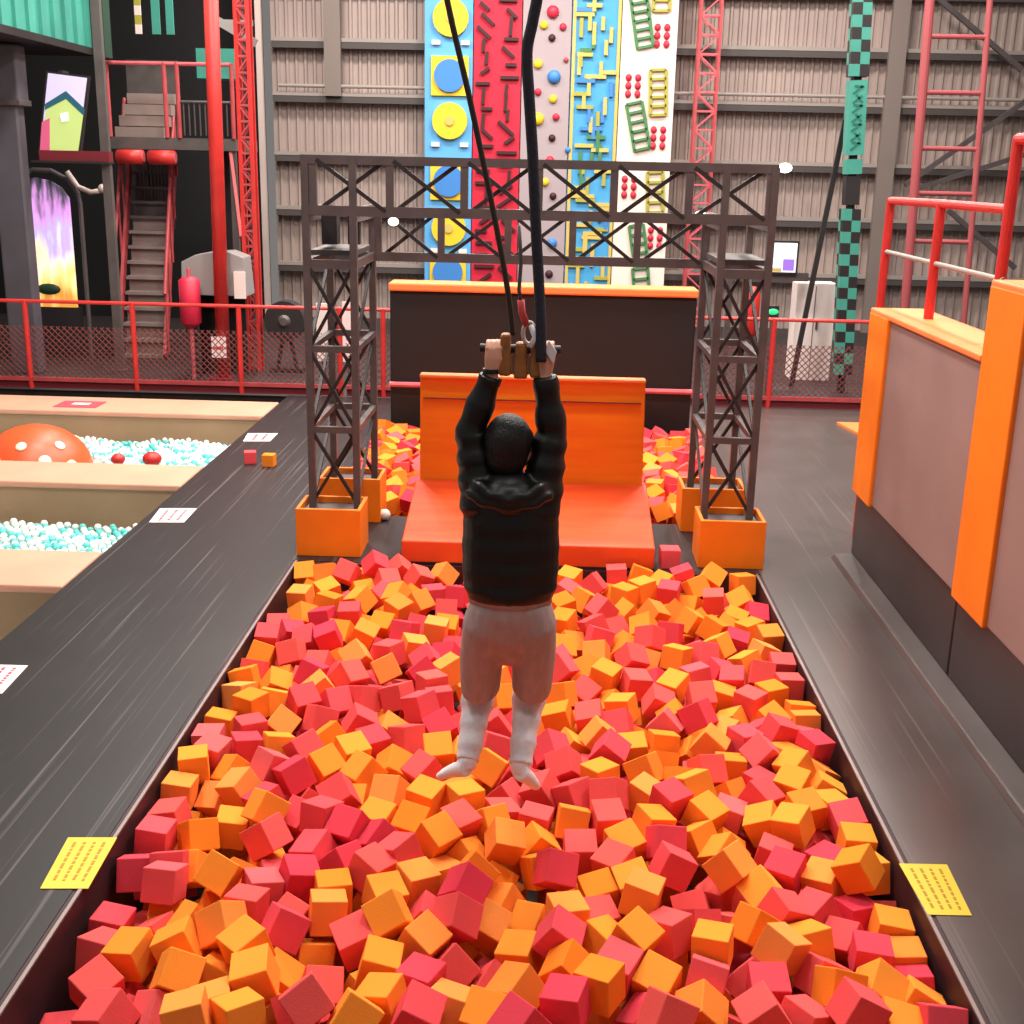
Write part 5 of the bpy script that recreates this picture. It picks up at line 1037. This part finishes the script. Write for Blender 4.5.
# jacket: quilted torso, raised sleeves, stand collar with the hood folded behind the neck
j = MB(); hem = V3(509, 597, PY)
tors = []; rad = []
for i in range(23):
    u = i / 22; z = hem.z + (chest.z + .035 - hem.z) * u; wv = .004 * (math.sin(u * PI * 5 + .4) ** 2)
    wx = .2 + .012 * math.sin(min(1, u * 1.2) * PI) + wv - .012 * (u < .05)
    if u > .82: wx -= (u - .82) * .62
    tors.append(Vector((pel.x + (chest.x - pel.x) * u, PY + .012 * u, z))); rad.append((wx, .135 + wv - (max(0, u - .8) * .2)))
j.tube(tors, rad, 28)
for (s_, e_, w_) in ((sl, el, wl), (sr, er, wr)):
    pts, rr = [], []
    base = chest + (s_ - chest) * .72 + Vector((0, 0, -.15))
    path = [base, s_ + Vector((0, 0, -.05)), s_ + (e_ - s_) * .45, e_, w_ + Vector((0, 0, .005))]
    wid = [.09, .092, .082, .068, .05]
    for i in range(25):
        u = i / 24 * 4; k = min(3, int(u)); f = u - k
        pts.append(path[k].lerp(path[k + 1], f)); r = wid[k] + (wid[k + 1] - wid[k]) * f; rr.append(r + .006 * math.sin(i * 1.7 + s_.x * 9))
    j.tube(pts, rr, 18)
j.ball(nk + Vector((0, -.055, -.035)), .14, 20, (1.08, .68, .46)).ball(nk + Vector((0, -.03, .01)), .105, 16, (.95, .8, .4)).tube([nk + Vector((0, 0, -.07)), nk + Vector((0, .0, .015))], [(.115, .105), (.085, .085)], 20)
for dz, rw, rt in ((-.085, .17, .024), (-.05, .135, .028)):            # folded hood: two soft rolls behind the neck
    j.tube([nk + Vector((rw * math.cos(a), -.075 + .06 * math.sin(a), dz + .05 * abs(math.cos(a)) ** 2 + .006 * math.sin(a * 9))) for a in [PI + PI * k / 18 for k in range(19)]], rt, 12)
jo = smooth_mesh(j, 'jacket', 'jacket', t, .009, 3)
for (w_, e_) in ((wl, el), (wr, er)): MB().tube([w_ + (e_ - w_) * .02, w_ + (e_ - w_) * .1], .049, 16).build('cuff', 'band_black', jo)
# shorts
s = MB()
s.tube([pel + Vector((0, 0, .06)), pel + Vector((0, 0, -.02)), pel + Vector((0, .02, -.12)), pel + Vector((0, .05, -.2)), pel + Vector((0, .08, -.26))], [(.178, .125), (.183, .13), (.18, .126), (.155, .11), (.12, .08)], 24)
for (h_, k_, sg) in ((hipl, kl, -1), (hipr, kr, 1)):
    k2 = k_ + (h_ - k_) * .12 + Vector((0, -.07, 0))
    s.tube([h_ + Vector((-sg * .022, 0, .05)), h_ + Vector((sg * .002, 0, -.03)), h_ + (k2 - h_) * .5 + Vector((sg * .006, 0, 0)), k2 + (h_ - k2) * .12 + Vector((sg * .004, 0, 0)), k2], [(.094, .118), (.1, .122), (.101, .125), (.094, .125), (.092, .125)], 20)
so = smooth_mesh(s, 'shorts', 'shorts', t, .009, 12)
MB().tube([pel + Vector((0, 0, .03)), pel + Vector((0, 0, .075))], [(.186, .131), (.181, .127)], 28).build('waistband', 'shorts', so, smooth=True)
m = MB()
for (k_, a_, tw) in ((kl, al, 0), (kr, ar, 1.3)):
    pts, rr = [], []
    for i in range(13):
        u = i / 12; pts.append(k_ + Vector((0, -.01, .06)) * (1 - u) + (a_ - k_) * u * .97); rr.append(.076 - .022 * u + .012 * math.sin(min(1, u * 2) * PI) * (1 - u) + .004 * math.sin(i * 2.1 + tw))
    m.tube(pts, rr, 16)
smooth_mesh(m, 'leggings', 'legging', t, .008, 2)
for (k_, a_, t_) in ((kl, al, tl), (kr, ar, tr)):
    f = MB(); f.tube([a_ + (k_ - a_) * .12, a_, a_ + Vector((0, -.01, -.025))], [.047, .046, .04], 14); f.tube([a_ + Vector((0, -.03, -.01)), a_ + (t_ - a_) * .45 + Vector((0, 0, -.005)), a_ + (t_ - a_) * .8, t_ + (t_ - a_) * .06], [(.04, .04), (.045, .034), (.042, .026), (.026, .016)], 14)
    smooth_mesh(f, 'sock', 'sock', t, .007, 3)
MB().tube([wl + Vector((-.001, 0, .018)), wl + Vector((-.001, -.001, .036))], .034, 16).build('wristband', 'band_black', t)

# grab handle: bar, leather wrap, carabiner and red sling
hx0, hx1 = hl.x - .06, hr.x + .06; mid = V3(521, 352, PY).x
t = thing('grab_handle', 'brown leather wrapped grab bar held in both hands', 'handle', (mid, BY, BZ))
MB().tube([(hx0, BY, BZ), (hx1, BY, BZ)], .019, 14).build('bar', 'steel_black', t, smooth=False)
for k, (x, w2, h0, h1) in enumerate(((mid - .066, .052, -.11, .065), (mid + .0, .06, -.12, .03), (mid + .062, .05, -.115, .05))):
    MB().hexa([(x - w2 / 2, BY - .05, BZ + h0), (x + w2 / 2, BY - .05, BZ + h0), (x + w2 / 2, BY + .04, BZ + h0), (x - w2 / 2, BY + .04, BZ + h0), (x - w2 * .4, BY - .035, BZ + h1), (x + w2 * .4, BY - .035, BZ + h1), (x + w2 * .4, BY + .03, BZ + h1), (x - w2 * .4, BY + .03, BZ + h1)]).build('leather_wrap', 'leather', t, bevel=.012)
pc = V3(529, 332, PY)
MB().tube([pc + Vector((.025 * math.cos(a) , .0, .045 * math.sin(a) - .005)) for a in [2 * PI * k / 14 for k in range(15)]], .009, 8).build('carabiner', 'pale_steel', t, smooth=True)
MB().tube([V3(531, 325, PY), V3(536, 338, PY - .01), V3(530, 347, PY - .02)], .014, 8).build('white_tape', 'white_strap', t, smooth=True)
MB().tube([V3(527, 326, PY), V3(522, 313, PY), V3(521, 300, PY)], .015, 8).build('sling', 'sling_red', t, smooth=True)
MB().tube([V3(521, 302, PY), V3(519, 290, PY), V3(521, 262, PY), V3(519, 225, PY)], .008, 8).build('sling_cord', 'steel_grey', t, smooth=True)
MB().hexa([V3(549, 340, PY - .03), V3(557, 352, PY - .03), V3(553, 364, PY - .03), V3(545, 352, PY - .03), V3(549, 340, PY - .01), V3(557, 352, PY - .01), V3(553, 364, PY - .01), V3(545, 352, PY - .01)]).build('loose_tape_end', 'white_strap', t, bevel=.003)
def spline(P, n=8):
    out = []
    Q = [P[0] * 2 - P[1]] + P + [P[-1] * 2 - P[-2]]
    for i in range(1, len(Q) - 2):
        for k in range(n):
            u = k / n; a, b_, c_, d_ = Q[i - 1], Q[i], Q[i + 1], Q[i + 2]
            out.append(.5 * (2 * b_ + (c_ - a) * u + (2 * a - 5 * b_ + 4 * c_ - d_) * u * u + (3 * b_ - a - 3 * c_ + d_) * u ** 3))
    return out + [P[-1]]
pts = spline([V3(541, 362, PY - .03), V3(541, 330, PY - .02), V3(539, 285, PY), V3(536, 230, PY), V3(533, 160, PY), V3(529, 95, PY), V3(527, 52, PY), V3(533, 20, PY), V3(538, -15, PY), V3(536, -90, PY), V3(525, -200, PY), V3(520, -420, PY)])
tag(MB().tube(pts, .0225, 12).build('climbing_rope', 'rope_dark', smooth=True), 'thick dark rope hanging down to the person\'s right hand', 'rope')
pts = spline([V3(513, 335, PY + .01), V3(509, 300, PY), V3(503, 262, PY), V3(489, 190, PY), V3(470, 100, PY), V3(456, 40, PY), V3(446, -5, PY), V3(400, -220, PY), V3(360, -420, PY)])
tag(MB().tube(pts, .012, 8).build('slanting_cord', 'cord_brown', smooth=True), 'thinner dark brown cord slanting up left from the grab bar', 'rope')
